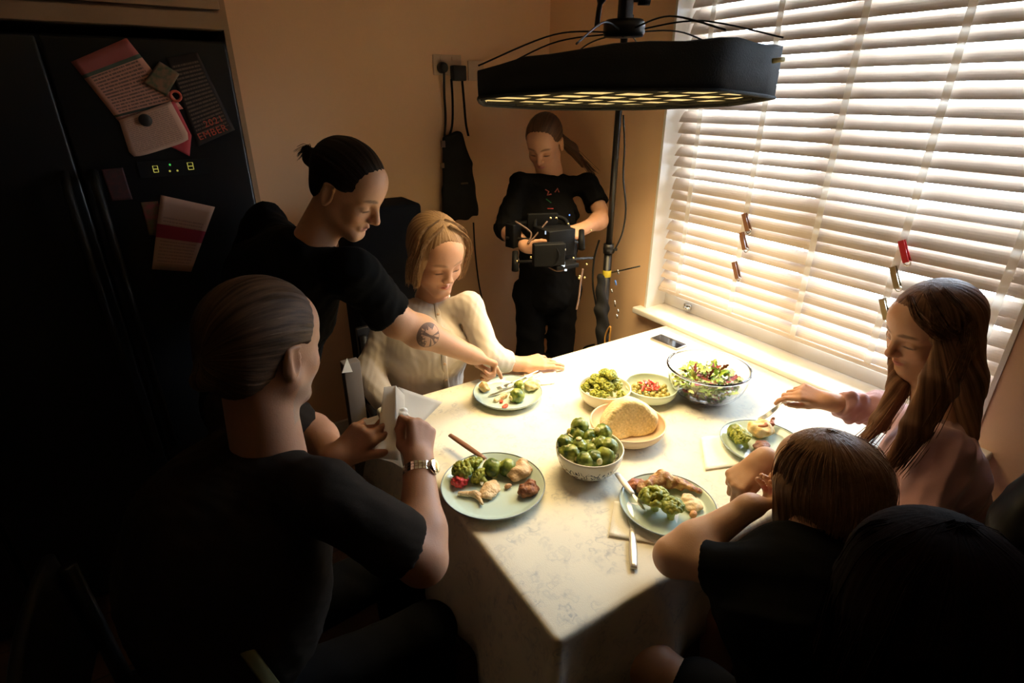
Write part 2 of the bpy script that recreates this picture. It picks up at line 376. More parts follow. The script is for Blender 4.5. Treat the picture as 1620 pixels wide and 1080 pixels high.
# ================= fridge wall =================
blackg=mat('fridge_black',(.012,.012,.013),.32,bump=(60,.02)); darkp=mat('dark_plastic',(.015,.015,.016),.45)
FY=2.0; fx0_,fx1_=-.66,.262
fr=empty('fridge',((fx0_+fx1_)/2,FY+.3,0),'tall black double-door fridge covered with papers','fridge')
q=MB(); q.box((fx0_,FY+.035,0.02),(fx1_,BY-.02,1.845)); q.build('body',blackg,fr,bevel=.006)
q=MB(); q.box((fx0_+.003,FY,.06),(-.185,FY+.033,1.84)); q.build('door',blackg,fr,bevel=.008)
q=MB(); q.box((-.179,FY,.06),(fx1_-.003,FY+.033,1.84)); d2=q.build('door',blackg,fr,bevel=.008)
for x in (-.215,-.148):
    q=MB(); q.tube([(x,FY-.001,1.50),(x,FY-.045,1.46),(x,FY-.045,.62),(x,FY-.001,.58)],.012,10); q.build('handle',mat('dark_metal',(.02,.018,.016),.5,.5),fr,smooth=True)
# control panel with lit symbols
q=MB(); q.box((-.04,FY-.003,1.475),(.15,FY,1.52)); pn=q.build('control_panel',darkp,fr)
gm=mat('led_yellow',(.1,.1,.02),.5,emit=(.9,.8,.15),es=.22); gg=mat('led_green',(.1,.1,.02),.5,emit=(.1,.9,.15),es=.3)
def led(x,z,m,r=.0028): 
    q=MB(); q.lathe([(0,0),(r,0),(r,.001),(0,.001)],(x,FY-.003,z),12,axis=(0,-1,0)); q.build('indicator_light',m,pn)
led(.012+.03,1.508,gg); led(.003+.035,1.490,gm); led(.028+.03,1.490,gm)
def ledbox(x,z,w_,h_):
    q=MB(); q.tube([(x,FY-.004,z),(x+w_,FY-.004,z),(x+w_,FY-.004,z+h_),(x,FY-.004,z+h_),(x,FY-.004,z)],.0012,6); q.tube([(x,FY-.004,z+h_/2),(x+w_,FY-.004,z+h_/2)],.0012,6); q.build('indicator_light',gm,pn)
ledbox(-.003,1.489,.012,.018); ledbox(.088,1.491,.014,.02)
# papers on the door
def papermat(name,base,ink,scale=220,band=None,amount=.5,rot=0):
    m=mat(name,base,.8); nt=m.node_tree; b=nt.nodes['Principled BSDF']; tc=nt.nodes.new('ShaderNodeTexCoord')
    sp=nt.nodes.new('ShaderNodeSeparateXYZ'); nt.links.new(tc.outputs['UV'],sp.inputs[0])
    def M(op,a,b_=None,c=None):
        n=nt.nodes.new('ShaderNodeMath'); n.operation=op
        for i,v in enumerate((a,b_,c)):
            if v is None: continue
            if isinstance(v,(int,float)): n.inputs[i].default_value=v
            else: nt.links.new(v,n.inputs[i])
        return n.outputs[0]
    u,v=sp.outputs[0],sp.outputs[1]
    line=M('GREATER_THAN',M('FRACT',M('MULTIPLY',v,22)),.5)
    n=nt.nodes.new('ShaderNodeTexNoise'); n.inputs['Scale'].default_value=1; n.inputs['Detail'].default_value=2
    cb=nt.nodes.new('ShaderNodeCombineXYZ'); nt.links.new(M('MULTIPLY',u,38),cb.inputs[0]); nt.links.new(M('FLOOR',M('MULTIPLY',v,22)),cb.inputs[1]); nt.links.new(cb.outputs[0],n.inputs['Vector'])
    word=M('GREATER_THAN',n.outputs['Fac'],.44)
    inx=M('MULTIPLY',M('GREATER_THAN',u,.1),M('LESS_THAN',u,.9)); iny=M('MULTIPLY',M('GREATER_THAN',v,.08),M('LESS_THAN',v,.74 if band else .92))
    f=M('MULTIPLY',M('MULTIPLY',line,word),M('MULTIPLY',inx,iny)); f=M('MULTIPLY',f,amount)
    mx=nt.nodes.new('ShaderNodeMix'); mx.data_type='RGBA'; mx.inputs['A'].default_value=(*base,1); mx.inputs['B'].default_value=(*ink,1); nt.links.new(f,mx.inputs['Factor'])
    o=mx.outputs['Result']
    for (lo,hi,c) in (band or []):
        g=M('MULTIPLY',M('GREATER_THAN',v,lo),M('LESS_THAN',v,hi)); m2=nt.nodes.new('ShaderNodeMix'); m2.data_type='RGBA'; nt.links.new(g,m2.inputs['Factor']); nt.links.new(o,m2.inputs['A']); m2.inputs['B'].default_value=(*c,1); o=m2.outputs['Result']
    nt.links.new(o,b.inputs['Base Color']); return m
def sheet(name,pix,m,label,cat,off,y=FY,curl=0,round_=0,group=None):
    """pix: corner pixels top-left, top-right, bottom-right, bottom-left, laid on the fridge front"""
    P=[on(px,py,y=y) for px,py in pix]; n=10; vs=[];fs=[];uv=[]
    for j in range(n+1):
        for i in range(n+1):
            u=i/n; v=j/n; a=P[3].lerp(P[2],u); b=P[0].lerp(P[1],u); p=a.lerp(b,v)
            if round_:
                # rounded lower corners
                du=abs(u-.5)*2; 
                if v<.2: p=p+(P[3].lerp(P[2],.5)-p)*0.10*du*(1-v/.2)*round_ + (P[0]-P[3])*(.05*du**4*(1-v/.2))*round_
            p=p.copy(); p.y=y-off-.0004-curl*((1-v)**2); vs.append(p); uv.append((u,v))
    for j in range(n):
        for i in range(n): a=j*(n+1)+i; fs.append((a,a+1,a+n+2,a+n+1))
    me=bpy.data.meshes.new(name); me.from_pydata(vs,[],fs); ul=me.uv_layers.new(name='UVMap')
    for l in me.loops: ul.data[l.index].uv=uv[l.vertex_index]
    c=sum(vs,Vector())/len(vs); me.transform(Matrix.Translation(-c)); o=link(name,me,m,None,True,c)
    s=o.modifiers.new('thick','SOLIDIFY'); s.thickness=.0006; s.offset=0
    return tag(o,label,cat,group)
pk=(.50,.16,.13)
pm1=papermat('flyer_pink',(.62,.30,.22),(.10,.08,.07),band=[(.74,.79,(.10,.13,.10)),(.79,1,(.42,.12,.11)),(.0,.04,pk),(.10,.135,(.05,.06,.05))],amount=.8)
sheet('flyer',[(112,98),(200,60),(290,172),(190,195)],pm1,'pink printed flyer, highest paper at the left on the black fridge','paper',.001)
sheet('card',[(190,192),(276,159),(303,214),(300,247)],mat('card_edge_red',(.55,.06,.07),.7),'red card sticking out behind the pale card on the fridge','paper',.0025)
sheet('note_card',[(188,190),(270,160),(303,222),(208,252)],papermat('note_pale',(.66,.40,.29),(.25,.14,.11),amount=.55),'pale notched note card on the fridge below the pink flyer','paper',.004,round_=1)
sheet('dark_flyer',[(262,92),(312,83),(372,205),(312,232)],papermat('flyer_dark',(.03,.022,.02),(.16,.11,.08),amount=.9),'dark event flyer with red lettering at the right on the fridge','paper',.001)
sheet('photo_print',[(252,97),(284,117),(263,152),(226,131)],mat('photo_paper',(.10,.12,.07),.4,var=(60,(.30,.16,.10))),'small greenish photo print stuck over the flyers on the fridge','photo',.006)
sheet('letter',[(254,308),(340,327),(302,428),(240,424)],papermat('letter_pale',(.55,.33,.24),(.2,.1,.09),band=[(.44,.62,(.36,.03,.06))],amount=.4),'pale letter with a dark red stripe hanging on the lower fridge door','paper',.004,curl=.01)
sheet('leaflet',[(222,320),(250,318),(262,372),(236,372)],mat('leaflet_red',(.30,.06,.05),.7,var=(40,(.12,.10,.04))),'small dull red leaflet beside the striped letter on the fridge','paper',.001)
sheet('postcard',[(160,268),(194,265),(210,315),(176,318)],mat('postcard_dark',(.10,.03,.028),.7,var=(60,(.06,.03,.03))),'dark red postcard at the left on the fridge','paper',.001)
# red lettering on the dark flyer
txm=mat('red_ink',(.55,.10,.06),.7)
def text(s,p,size,xdir,m,name,parent,normal=(0,-1,0)):
    cu=bpy.data.curves.new(name,'FONT'); cu.body=s; cu.size=size; cu.extrude=.0003; cu.space_character=1.15; t_=bpy.data.objects.new(name,cu); COL.objects.link(t_); me=bpy.data.meshes.new_from_object(t_); bpy.data.objects.remove(t_); me.materials.clear(); me.materials.append(m); o=bpy.data.objects.new(name,me); COL.objects.link(o)
    X=Vector(xdir).normalized(); N=Vector(normal).normalized(); Y=N.cross(X); M4=Matrix((X,Y,N)).transposed().to_4x4(); M4.translation=Vector(p)
    if parent is not None: M4=Matrix.LocRotScale(parent.location,parent.rotation_euler,parent.scale).inverted()@M4; o.parent=parent
    o.matrix_local=M4; return o
dfl=[o for o in bpy.data.objects if o.name=='dark_flyer'][0]
a=on(325,202,y=FY-.0035); b=on(358,190,y=FY-.0035); text('2021',a,.026,b-a,txm,'lettering',dfl)
a=on(316,222,y=FY-.0035); b=on(366,204,y=FY-.0035); text('EMBER',a,.027,b-a,txm,'lettering',dfl)
for px,py,r,l,m in ((230,190,.017,'round black magnet on the pale note card',darkp),):
    p=on(px,py,y=FY-.006); q=MB(); q.lathe([(0,.008),(r*.8,.008),(r,.004),(r,0),(0,0)],(0,0,0),28,axis=(0,-1,0)); o=q.build('magnet',m,None,smooth=True); o.location=p; tag(o,l,'magnet')
p=on(278,152,y=FY-.008); q=MB(); q.tube([(math.cos(t)*.013,0,math.sin(t)*.013) for t in np.linspace(0,2*PI,25)],.0035,8); o=q.build('magnet',mat('magnet_red',(.6,.12,.08),.4),None,smooth=True); o.location=p; tag(o,'small red ring magnet below the photo print on the fridge','magnet')
# cupboards above and at the left
cabm=mat('cabinet_laminate',(.42,.27,.16),.5,var=(8,(.38,.24,.14)))
cb=empty('wall_cabinet',(-.7,FY+.3,1.87),'light brown cabinet built in above the fridge','cabinet')
q=MB(); q.box((-1.598,FY+.02,1.872),(.262,BY-.005,CEIL-.002)); q.build('body',cabm,cb)
q=MB(); q.box((-1.598,FY-.002,1.872),(.262,FY+.018,1.912)); q.build('lower_rail',cabm,cb)
for x0,x1 in ((-1.596,-.99),(-.985,-.37),(-.365,.259)):
    q=MB(); q.box((x0,FY-.002,1.922),(x1,FY+.018,CEIL-.004)); q.build('door',cabm,cb,bevel=.002)
q=MB(); q.box((.263,FY+.03,.0),(.278,BY-.002,CEIL-.002)); tag(q.build('end_panel',cabm,None),'tall thin panel closing the right side of the fridge','panel')
tl=empty('larder_unit',(-1.15,FY+.3,0),'tall dark larder unit at the far left beside the fridge','cabinet')
q=MB(); q.box((-1.598,FY+.02,.0),(-.67,BY-.005,1.868)); q.build('body',mat('larder_dark',(.02,.016,.013),.6),tl)
for x0,x1 in ((-1.596,-1.14),(-1.135,-.672)):
    q=MB(); q.box((x0,FY,.06),(x1,FY+.019,1.86)); q.build('door',MATS['larder_dark'],tl,bevel=.002)
# ================= sockets, bag, cords on the back wall =================
plm=mat('socket_plastic',(.60,.44,.31),.4)
sk=empty('wall_socket',(0,0,0),'cream double wall socket at the left of the hanging bag','socket'); p=on(707,103,y=BY-.001); sk.location=p
q=MB(); q.box(p+Vector((-.073,-.008,-.043)),p+Vector((.073,0,.043))); q.build('face_plate',plm,sk,bevel=.003)
for dx in (-.03,.03):
    q=MB(); q.box(p+Vector((dx-.008,-.012,.018)),p+Vector((dx+.008,-.008,.034))); q.build('switch',plm,sk)
p2=on(752,112,y=BY-.001); s2=empty('wall_socket',p2,'cream wall plate half hidden by the left end of the softbox','socket')
q=MB(); q.box(p2+Vector((-.043,-.008,-.043)),p2+Vector((.043,0,.043))); q.build('face_plate',plm,s2,bevel=.003)
blk=mat('black_rubber',(.012,.012,.012),.5)
pl=on(700,107,y=BY-.02); plg=empty('power_plug',pl,'round black plug with its cord, left in the double socket','plug')
q=MB(); q.lathe([(0,.036),(.014,.036),(.022,.026),(.024,.0),(0,0)],pl+Vector((0,.009,0)),20,axis=(0,-1,0)); q.build('plug_body',blk,plg,smooth=True)
q=MB(); q.tube(smoothpts([pl+Vector((0,-.015,-.02)),on(703,150,y=BY-.015),on(705,190,y=BY-.015),on(702,240,y=BY-.016),on(703,330,y=BY-.02)]),.006,8); q.build('cord',blk,plg,smooth=True)
bg_=empty('cloth_bag',on(727,280,y=BY-.03),'black cloth bag hanging on the wall by two long straps','bag')
q=MB(); A=[on(710,104,y=BY-.01),on(732,104,y=BY-.01),on(733,128,y=BY-.01),on(712,128,y=BY-.01)]
q.box(Vector((A[3].x,BY-.05,A[3].z)),Vector((A[1].x,BY-.011,A[1].z))); q.build('hanger_block',blk,bg_,bevel=.006)
cloth_b=mat('black_canvas',(.011,.011,.012),.95,bump=(200,.3))
for pts in ([(714,125),(716,160),(715,200),(706,225)],[(731,125),(734,160),(737,195),(741,215)]):
    q=MB(); q.tube(smoothpts([on(a,b,y=BY-.022) for a,b in pts]),[.011]*19,8,flat=.3); q.build('strap',cloth_b,bg_,smooth=True)
S=SDF(); s0=(1,0,0)
def wp(px,py,dy=.045): return on(px,py,y=BY-dy)
S.econe(wp(716,216),wp(724,262),.052,.018,.080,.028,s0,k=.02).econe(wp(724,262),wp(729,352),.080,.028,.104,.03,s0,k=.02); S.cut(wp(729,346),(0.05,0,-1),k=.006)
me=S.mesh(.006,disp=lambda x,y,z: .004*np.sin(x*70+z*18)*np.ones_like(y)+.002*np.sin(z*60+x*30)); wlink('pouch',me,cloth_b,bg_)
for px,py,sx,sz,c in ((701,228,.022,.03,(.16,.10,.08)),(700,262,.02,.024,(.2,.14,.1)),(735,290,.04,.008,(.10,.07,.04))):
    p=wp(px,py,.082); q=MB(); q.box(p-Vector((sx/2,.002,sz/2)),p+Vector((sx/2,.004,sz/2))); q.build('patch',mat('patch%d'%px,c,.6),bg_,bevel=.001)
q=MB(); q.tube(smoothpts([wp(749,352,.02),wp(752,400,.02),wp(758,450,.02),wp(768,500,.02),wp(772,560,.02)]),.004,6); tag(q.build('wall_cable',blk,None,smooth=True),'thin dark cable running down the wall below the bag','cable')
# ================= table =================
TX0,TX1,TY0,TY1,TZ=.455,1.800,.567,1.575,.75
wood=mat('dark_wood',(.07,.035,.018),.45,bump=(40,.15))
tb=empty('dining_table',((TX0+TX1)/2,(TY0+TY1)/2,0),'large dining table pushed against the windowsill, under a pale cloth','table')
q=MB(); q.box((TX0+.006,TY0+.006,.715),(TX1,TY1-.006,TZ-.003)); q.build('tabletop',wood,tb,bevel=.004)
for x in (TX0+.07,TX1-.07):
    for y in (TY0+.07,TY1-.07):
        q=MB(); q.box((x-.032,y-.032,0),(x+.032,y+.032,.714)); q.build('leg',wood,tb,bevel=.003)
def clothm():
    m=mat('tablecloth_print',(.80,.75,.61),.75,bump=(500,.12)); nt=m.node_tree; b=nt.nodes['Principled BSDF']; tc=nt.nodes.new('ShaderNodeTexCoord')
    L=nt.links.new
    # faint blue grey flower sprigs, gathered in loose clusters
    n0=nt.nodes.new('ShaderNodeTexNoise'); n0.inputs['Scale'].default_value=9; n0.inputs['Detail'].default_value=1; L(tc.outputs['Object'],n0.inputs['Vector'])
    rp=nt.nodes.new('ShaderNodeValToRGB'); rp.color_ramp.elements[0].position=.36; rp.color_ramp.elements[1].position=.50; L(n0.outputs['Fac'],rp.inputs['Fac'])
    nd=nt.nodes.new('ShaderNodeTexNoise'); nd.inputs['Scale'].default_value=30; L(tc.outputs['Object'],nd.inputs['Vector'])
    va=nt.nodes.new('ShaderNodeMix'); va.data_type='RGBA'; va.blend_type='LINEAR_LIGHT'; va.inputs['Factor'].default_value=.035; L(tc.outputs['Object'],va.inputs['A']); L(nd.outputs['Color'],va.inputs['B'])
    v1=nt.nodes.new('ShaderNodeTexVoronoi'); v1.feature='F1'; v1.inputs['Scale'].default_value=17; L(va.outputs['Result'],v1.inputs['Vector'])
    r1=nt.nodes.new('ShaderNodeValToRGB'); cr=r1.color_ramp; cr.elements[0].position=.0; cr.elements[0].color=(.5,.5,.5,1); cr.elements[1].position=.62; cr.elements[1].color=(0,0,0,1)
    for p,c in ((.10,.9),(.16,.1),(.26,.15),(.33,.85),(.40,.1)): e=cr.elements.new(p); e.color=(c,c,c,1)
    L(v1.outputs['Distance'],r1.inputs['Fac'])
    n2=nt.nodes.new('ShaderNodeTexNoise'); n2.inputs['Scale'].default_value=50; n2.inputs['Detail'].default_value=4; L(tc.outputs['Object'],n2.inputs['Vector'])
    r2=nt.nodes.new('ShaderNodeValToRGB'); r2.color_ramp.elements[0].position=.40; r2.color_ramp.elements[1].position=.60; L(n2.outputs['Fac'],r2.inputs['Fac'])
    a=nt.nodes.new('ShaderNodeMath'); a.operation='MULTIPLY'; L(r1.outputs['Color'],a.inputs[0]); L(r2.outputs['Color'],a.inputs[1])
    c=nt.nodes.new('ShaderNodeMath'); c.operation='MULTIPLY'; L(a.outputs[0],c.inputs[0]); L(rp.outputs['Color'],c.inputs[1])
    v2=nt.nodes.new('ShaderNodeTexVoronoi'); v2.feature='F1'; v2.inputs['Scale'].default_value=31; L(va.outputs['Result'],v2.inputs['Vector'])
    r3=nt.nodes.new('ShaderNodeValToRGB'); c3=r3.color_ramp; c3.elements[0].position=.18; c3.elements[0].color=(0,0,0,1); c3.elements[1].position=.5; c3.elements[1].color=(0,0,0,1); e3=c3.elements.new(.30); e3.color=(.8,.8,.8,1)
    L(v2.outputs['Distance'],r3.inputs['Fac']); m3=nt.nodes.new('ShaderNodeMath'); m3.operation='MULTIPLY'; L(r3.outputs['Color'],m3.inputs[0]); L(rp.outputs['Color'],m3.inputs[1])
    m4=nt.nodes.new('ShaderNodeMath'); m4.operation='MULTIPLY'; m4.inputs[1].default_value=.55; L(m3.outputs[0],m4.inputs[0]); m5=nt.nodes.new('ShaderNodeMath'); m5.operation='ADD'; L(m4.outputs[0],m5.inputs[0]); L(c.outputs[0],m5.inputs[1])
    m6=nt.nodes.new('ShaderNodeMath'); m6.operation='MULTIPLY'; L(rp.outputs['Color'],m6.inputs[0]); m6.inputs[1].default_value=.14; m7=nt.nodes.new('ShaderNodeMath'); m7.operation='ADD'; L(m6.outputs[0],m7.inputs[0]); L(m5.outputs[0],m7.inputs[1])
    d=nt.nodes.new('ShaderNodeMath'); d.operation='MULTIPLY'; d.inputs[1].default_value=.62; d.use_clamp=True; L(m7.outputs[0],d.inputs[0])
    mx=nt.nodes.new('ShaderNodeMix'); mx.data_type='RGBA'; mx.inputs['A'].default_value=(.80,.75,.61,1); mx.inputs['B'].default_value=(.40,.41,.40,1); L(d.outputs[0],mx.inputs['Factor']); L(mx.outputs['Result'],b.inputs['Base Color'])
    return m
def cloth():
    # open path round three sides (window side has no drop), then profile rings
    path=[];N=90
    def seg(a,b,n):
        for i in range(n): path.append((a[0]+(b[0]-a[0])*i/n,a[1]+(b[1]-a[1])*i/n))
    e=.0; x0,x1,y0,y1=TX0,TX1,TY0,TY1; rc=.012
    nr=[]
    pts=[]
    def arc(cx,cy,a0,a1,n=8):
        for i in range(n+1): a=a0+(a1-a0)*i/n; pts.append((cx+rc*math.cos(a),cy+rc*math.sin(a),math.cos(a),math.sin(a)))
    n=70
    for i in range(n): pts.append((x1-(x1-x0-rc)*i/n,y0,0,-1))
    arc(x0+rc,y0+rc,-PI/2,-PI)
    for i in range(1,n): pts.append((x0,y0+rc+(y1-y0-2*rc)*i/n,-1,0))
    arc(x0+rc,y1-rc,PI,PI/2)
    for i in range(1,n+1): pts.append((x0+rc+(x1-x0-rc)*i/n,y1,0,1))
    prof=[(-.012,0),(-.003,-.001),(.002,-.005),(.004,-.014),(.006,-.04),(.012,-.08),(.018,-.13),(.024,-.18),(.03,-.23),(.031,-.262)]
    vs=[];fs=[]; M=len(pts); s=0; px,py=pts[0][:2]
    for (x,y,nx,ny) in pts:
        s+=math.hypot(x-px,y-py); px,py=x,y
        left=max(0,-nx)
        for j,(o,z) in enumerate(prof):
            dr=max(0,-z-.03)/.23
            wv=math.sin(s*19+.6*math.sin(s*7))*.016*dr+math.sin(s*43)*.005*dr
            crn=.05*dr*max(0,-nx)*max(0,-ny)*2
            oo=o+wv*1.0+(.045*dr*left)+crn
            vs.append((x+nx*oo,y+ny*oo,TZ+z))
    m=len(prof)
    for i in range(M-1):
        for j in range(m-1): a=i*m+j; fs.append((a,a+m,a+m+1,a+1))
    fs.append(tuple(i*m for i in range(M)))
    q=MB(); q.add(vs,fs); me=q.mesh('tablecloth')
    o=link('tablecloth',me,clothm(),None,True); s_=o.modifiers.new('t','SOLIDIFY'); s_.thickness=.0012; s_.offset=1
    return tag(o,'cream tablecloth with faint blue-grey flowers hanging over the table edges','tablecloth')
cloth()
TT=TZ+.0015     # top of the cloth
# ================= tableware =================
glz=mat('glaze_pale_blue',(.50,.62,.56),.16,spec=.6,coat=.3,bump=(7,.02)); rimm=mat('glaze_rim_grey',(.22,.28,.32),.25)
cream=mat('glaze_cream',(.72,.70,.58),.2,coat=.3); cream2=mat('glaze_celadon',(.58,.70,.60),.18,coat=.3); beige=mat('stoneware_beige',(.62,.48,.32),.4); 
def plate(x,y,r,label):
    e=empty('dinner_plate',(x,y,TT),label,'plate','pale blue dinner plates on the table')
    q=MB(); p=[(0,.004),(.45*r,.004),(.72*r,.0055),(.80*r,.009),(.88*r,.016),(.965*r,.0215),(r,.0235)]
    prof=[(0,.0005),(.62*r,.0005),(.66*r,.002),(.82*r,.006),(.95*r,.016),(r,.0235)]
    pr=[(a,b) for a,b in prof[:-1]]+[(r*1.001,.0225),(r,.024),(.985*r,.0235),(.93*r,.019),(.85*r,.0115),(.80*r,.0075),(.74*r,.0055),(.5*r,.0045),(0,.0045)]
    q.lathe(pr,(0,0,0),72); q.build('dish',glz,e,smooth=True,world=False)
    q=MB(); q.tube([(math.cos(a)*r*.992,math.sin(a)*r*.992,.0237) for a in np.linspace(0,2*PI,73)],.0016,6,cap=False); q.build('rim',rimm,e,smooth=True,world=False)
    return e
def bowl(name,x,y,r,h,m,label,foot=.45,th=.004,group=None,shape=1.0,cat='bowl'):
    e=empty(name,(x,y,TT),label,cat,group); N=14
    out=[];inn=[]
    for i in range(N+1):
        t=i/N; rr=foot*r+(r-foot*r)*math.sin(t*PI/2)**(.85*shape); z=.004+h*(1-math.cos(t*PI/2))**.95 if shape>=1 else .004+h*t**1.6
        out.append((rr,z)); inn.append((max(rr-th,0),z+th*(1-t)))
    prof=[(0,.0005),(foot*r*.9,.0005),(foot*r*.95,.004)]+out+[(r-th*.5,h+.006)]+inn[::-1]+[(0,.004+th)]
    q=MB(); q.lathe(prof,(0,0,0),64); q.build('shell',m,e,smooth=True,world=False)
    return e
plA=on(780,766,z=TT+.02); plB=on(803,620,z=TT+.02); plC=on(1056,797,z=TT+.02); plD=on(1206,700,z=TT+.02)
PA=plate(plA.x,plA.y,.136,'large pale blue plate with beetroot, in front of the grey-haired man')
PB=plate(plB.x,plB.y,.118,'pale blue plate in front of the blonde woman')
PC=plate(plC.x,plC.y,.118,'pale blue plate with a chicken leg beside the elbow of the child')
PD=plate(plD.x,plD.y,.118,'pale blue plate partly hidden by the head of the child, under the fork')
def mat_sprout():
    m=mat('sprout_green',(.075,.15,.02),.38,coat=.15); nt=m.node_tree; b=nt.nodes['Principled BSDF']; L=nt.links.new
    tc=nt.nodes.new('ShaderNodeTexCoord'); oi=nt.nodes.new('ShaderNodeObjectInfo')
    v=nt.nodes.new('ShaderNodeVectorMath'); v.operation='ADD'; L(tc.outputs['Object'],v.inputs[0]); L(oi.outputs['Location'],v.inputs[1])
    n=nt.nodes.new('ShaderNodeTexNoise'); n.inputs['Scale'].default_value=55; n.inputs['Detail'].default_value=4; L(v.outputs[0],n.inputs['Vector'])
    r=nt.nodes.new('ShaderNodeValToRGB'); r.color_ramp.elements[0].position=.35; r.color_ramp.elements[0].color=(.03,.075,.010,1); r.color_ramp.elements[1].position=.68; r.color_ramp.elements[1].color=(.36,.40,.07,1)
    L(n.outputs['Fac'],r.inputs['Fac']); L(r.outputs['Color'],b.inputs['Base Color']); return m
spg=mat_sprout(); stm=mat('sprout_stem',(.55,.50,.22),.5)
def sprout_proto():
    me1=bpy.data.meshes.new('sprout'); bm=bmesh.new(); bmesh.ops.create_icosphere(bm,subdivisions=4,radius=.0158)
    for v in bm.verts:
        d=v.co.normalized(); k=0
        # five overlapping leaves seen as stepped ridges
        for j in range(6):
            a=j*2.4; ax=Vector((math.cos(a)*.8,math.sin(a)*.8,.25+.1*j)).normalized(); t=d.dot(ax)
            if t>.42: k=max(k,.0011*(j+1)*.45+.0006+.0005*math.sin(16*math.atan2(d.cross(ax).z,d.cross(ax).x+1e-6)))
        v.co=d*(.0158+k+noise.noise(d*6)*.0006); v.co.z*=1.08
    bm.to_mesh(me1); bm.free()
    q=MB(); q.lathe([(0,-.0025),(.0062,-.002),(.0068,0),(.006,.002),(0,.0022)],(0,0,-.0172),14,axis=(0,0,-1)); me2=q.mesh('stem')
    return me1,me2
SP1,SP2=sprout_proto(); SP1.materials.append(spg); SP2.materials.append(stm)
for p in SP1.polygons: p.use_smooth=True
for p in SP2.polygons: p.use_smooth=True
def sprout(loc,s,label,group,rot=None):
    e=bpy.data.objects.new('brussels_sprout',None); e.empty_display_size=.01; COL.objects.link(e); tag(e,label,'sprout',group)
    e.location=loc; e.scale=(s,s,s); e.rotation_euler=rot or (random.uniform(0,6),random.uniform(0,6),random.uniform(0,6))
    for nm,me in (('leaves',SP1),('stem',SP2)):
        o=bpy.data.objects.new(nm,me); COL.objects.link(o); o.parent=e
    return e
def gcol(me,c1,c2,sc=80):
    a=coords(me); n=np.array([noise.noise(Vector(p)*sc) for p in a.tolist()])[:,None]; t=np.clip(n*1.2+.5,0,1); setcol(me,np.array(c1)*(1-t)+np.array(c2)*t)
foodm=attrmat('food_surface',.45,spec=.45,bump=(210,.85),mottle=.22); dryfood=attrmat('food_dry',.75,spec=.2,bump=(220,.4),mottle=.15)
def broc_meshes(seed,c1=(.14,.18,.02),c2=(.42,.42,.06)):
    random.seed(seed); S=SDF(); S.cone((0,0,0),(0,0,.016),.0055,.007,k=.004)
    for j in range(5):
        a=j*1.26; S.cone((0,0,.010),(math.cos(a)*.011,math.sin(a)*.011,.022),.004,.004,k=.004)
    st=S.mesh(.0012,name='stalk'); setcol(st,np.tile(np.array([.36,.40,.10]),(len(st.vertices),1)))
    S=SDF()
    for j in range(90):
        a=random.uniform(0,2*PI); u=random.uniform(.02,1)**.55; r=.020*math.sin(u*1.35); z=.020+.014*math.cos(u*1.35)
        S.ell((math.cos(a)*r,math.sin(a)*r,z),(.0036,.0036,.0034),k=.0010)
    S.ell((0,0,.021),(.017,.017,.009),k=.003)
    cr=S.mesh(.0011,name='crown'); gcol(cr,c1,c2,120)
    return st,cr
BR=[broc_meshes(3),broc_meshes(5)]
for st,cr in BR:
    for me in (st,cr):
        me.materials.append(foodm)
        for p in me.polygons: p.use_smooth=True
def broccoli(loc,s,label,group,rot,v=0):
    e=bpy.data.objects.new('broccoli_floret',None); e.empty_display_size=.01; COL.objects.link(e); tag(e,label,'broccoli',group); e.location=loc; e.scale=(s,s,s); e.rotation_euler=rot
    for nm,me in zip(('stalk','crown'),BR[v]):
        o=bpy.data.objects.new(nm,me); COL.objects.link(o); o.parent=e
    return e
def lump(name,loc,prims,h,c1,c2,label,cat,group=None,disp=.001,fq=300,m=None,sc=80,rz=0,big=1.22):
    S=SDF()
    for p in prims:
        if p[0]=='e': S.ell(p[1],p[2],k=p[3])
        else: S.cone(p[1],p[2],p[3],p[4],k=p[5])
    ph=random.uniform(0,6)
    me=S.mesh(h,disp=lambda x,y,z: disp*(np.sin(x*fq+ph+2*np.sin(y*fq*.4))*np.sin(y*fq*.9+1)+.6*np.sin(z*fq*1.3+x*fq*.6)),name=name); gcol(me,c1,c2,sc)
    o=link(name,me,m or foodm,None,True,loc); o.rotation_euler=(0,0,rz); o.scale=(big,)*3; return tag(o,label,cat,group)
# ---- sprout bowl
c=on(933,707,z=TT+.075)
deco=mat('bowl_painted',(.68,.66,.55),.25,coat=.2); nt=deco.node_tree; b_=nt.nodes['Principled BSDF']; tcx=nt.nodes.new('ShaderNodeTexCoord'); wv=nt.nodes.new('ShaderNodeTexWave'); wv.inputs['Scale'].default_value=14; wv.inputs['Distortion'].default_value=22; wv.inputs['Detail'].default_value=2; wv.inputs['Detail Scale'].default_value=2.2
rr_=nt.nodes.new('ShaderNodeValToRGB'); rr_.color_ramp.elements[0].position=.78; rr_.color_ramp.elements[1].position=.86; sx=nt.nodes.new('ShaderNodeSeparateXYZ'); nt.links.new(tcx.outputs['Object'],sx.inputs[0])
md=nt.nodes.new('ShaderNodeMath'); md.operation='LESS_THAN'; md.inputs[1].default_value=.052; nt.links.new(sx.outputs[2],md.inputs[0]); mm=nt.nodes.new('ShaderNodeMath'); mm.operation='MULTIPLY'; nt.links.new(tcx.outputs['Object'],wv.inputs['Vector']); nt.links.new(wv.outputs['Fac'],rr_.inputs['Fac']); nt.links.new(rr_.outputs['Color'],mm.inputs[0]); nt.links.new(md.outputs[0],mm.inputs[1])
mx=nt.nodes.new('ShaderNodeMix'); mx.data_type='RGBA'; mx.inputs['A'].default_value=(.66,.64,.54,1); mx.inputs['B'].default_value=(.06,.07,.08,1); nt.links.new(mm.outputs[0],mx.inputs['Factor']); nt.links.new(mx.outputs['Result'],b_.inputs['Base Color'])
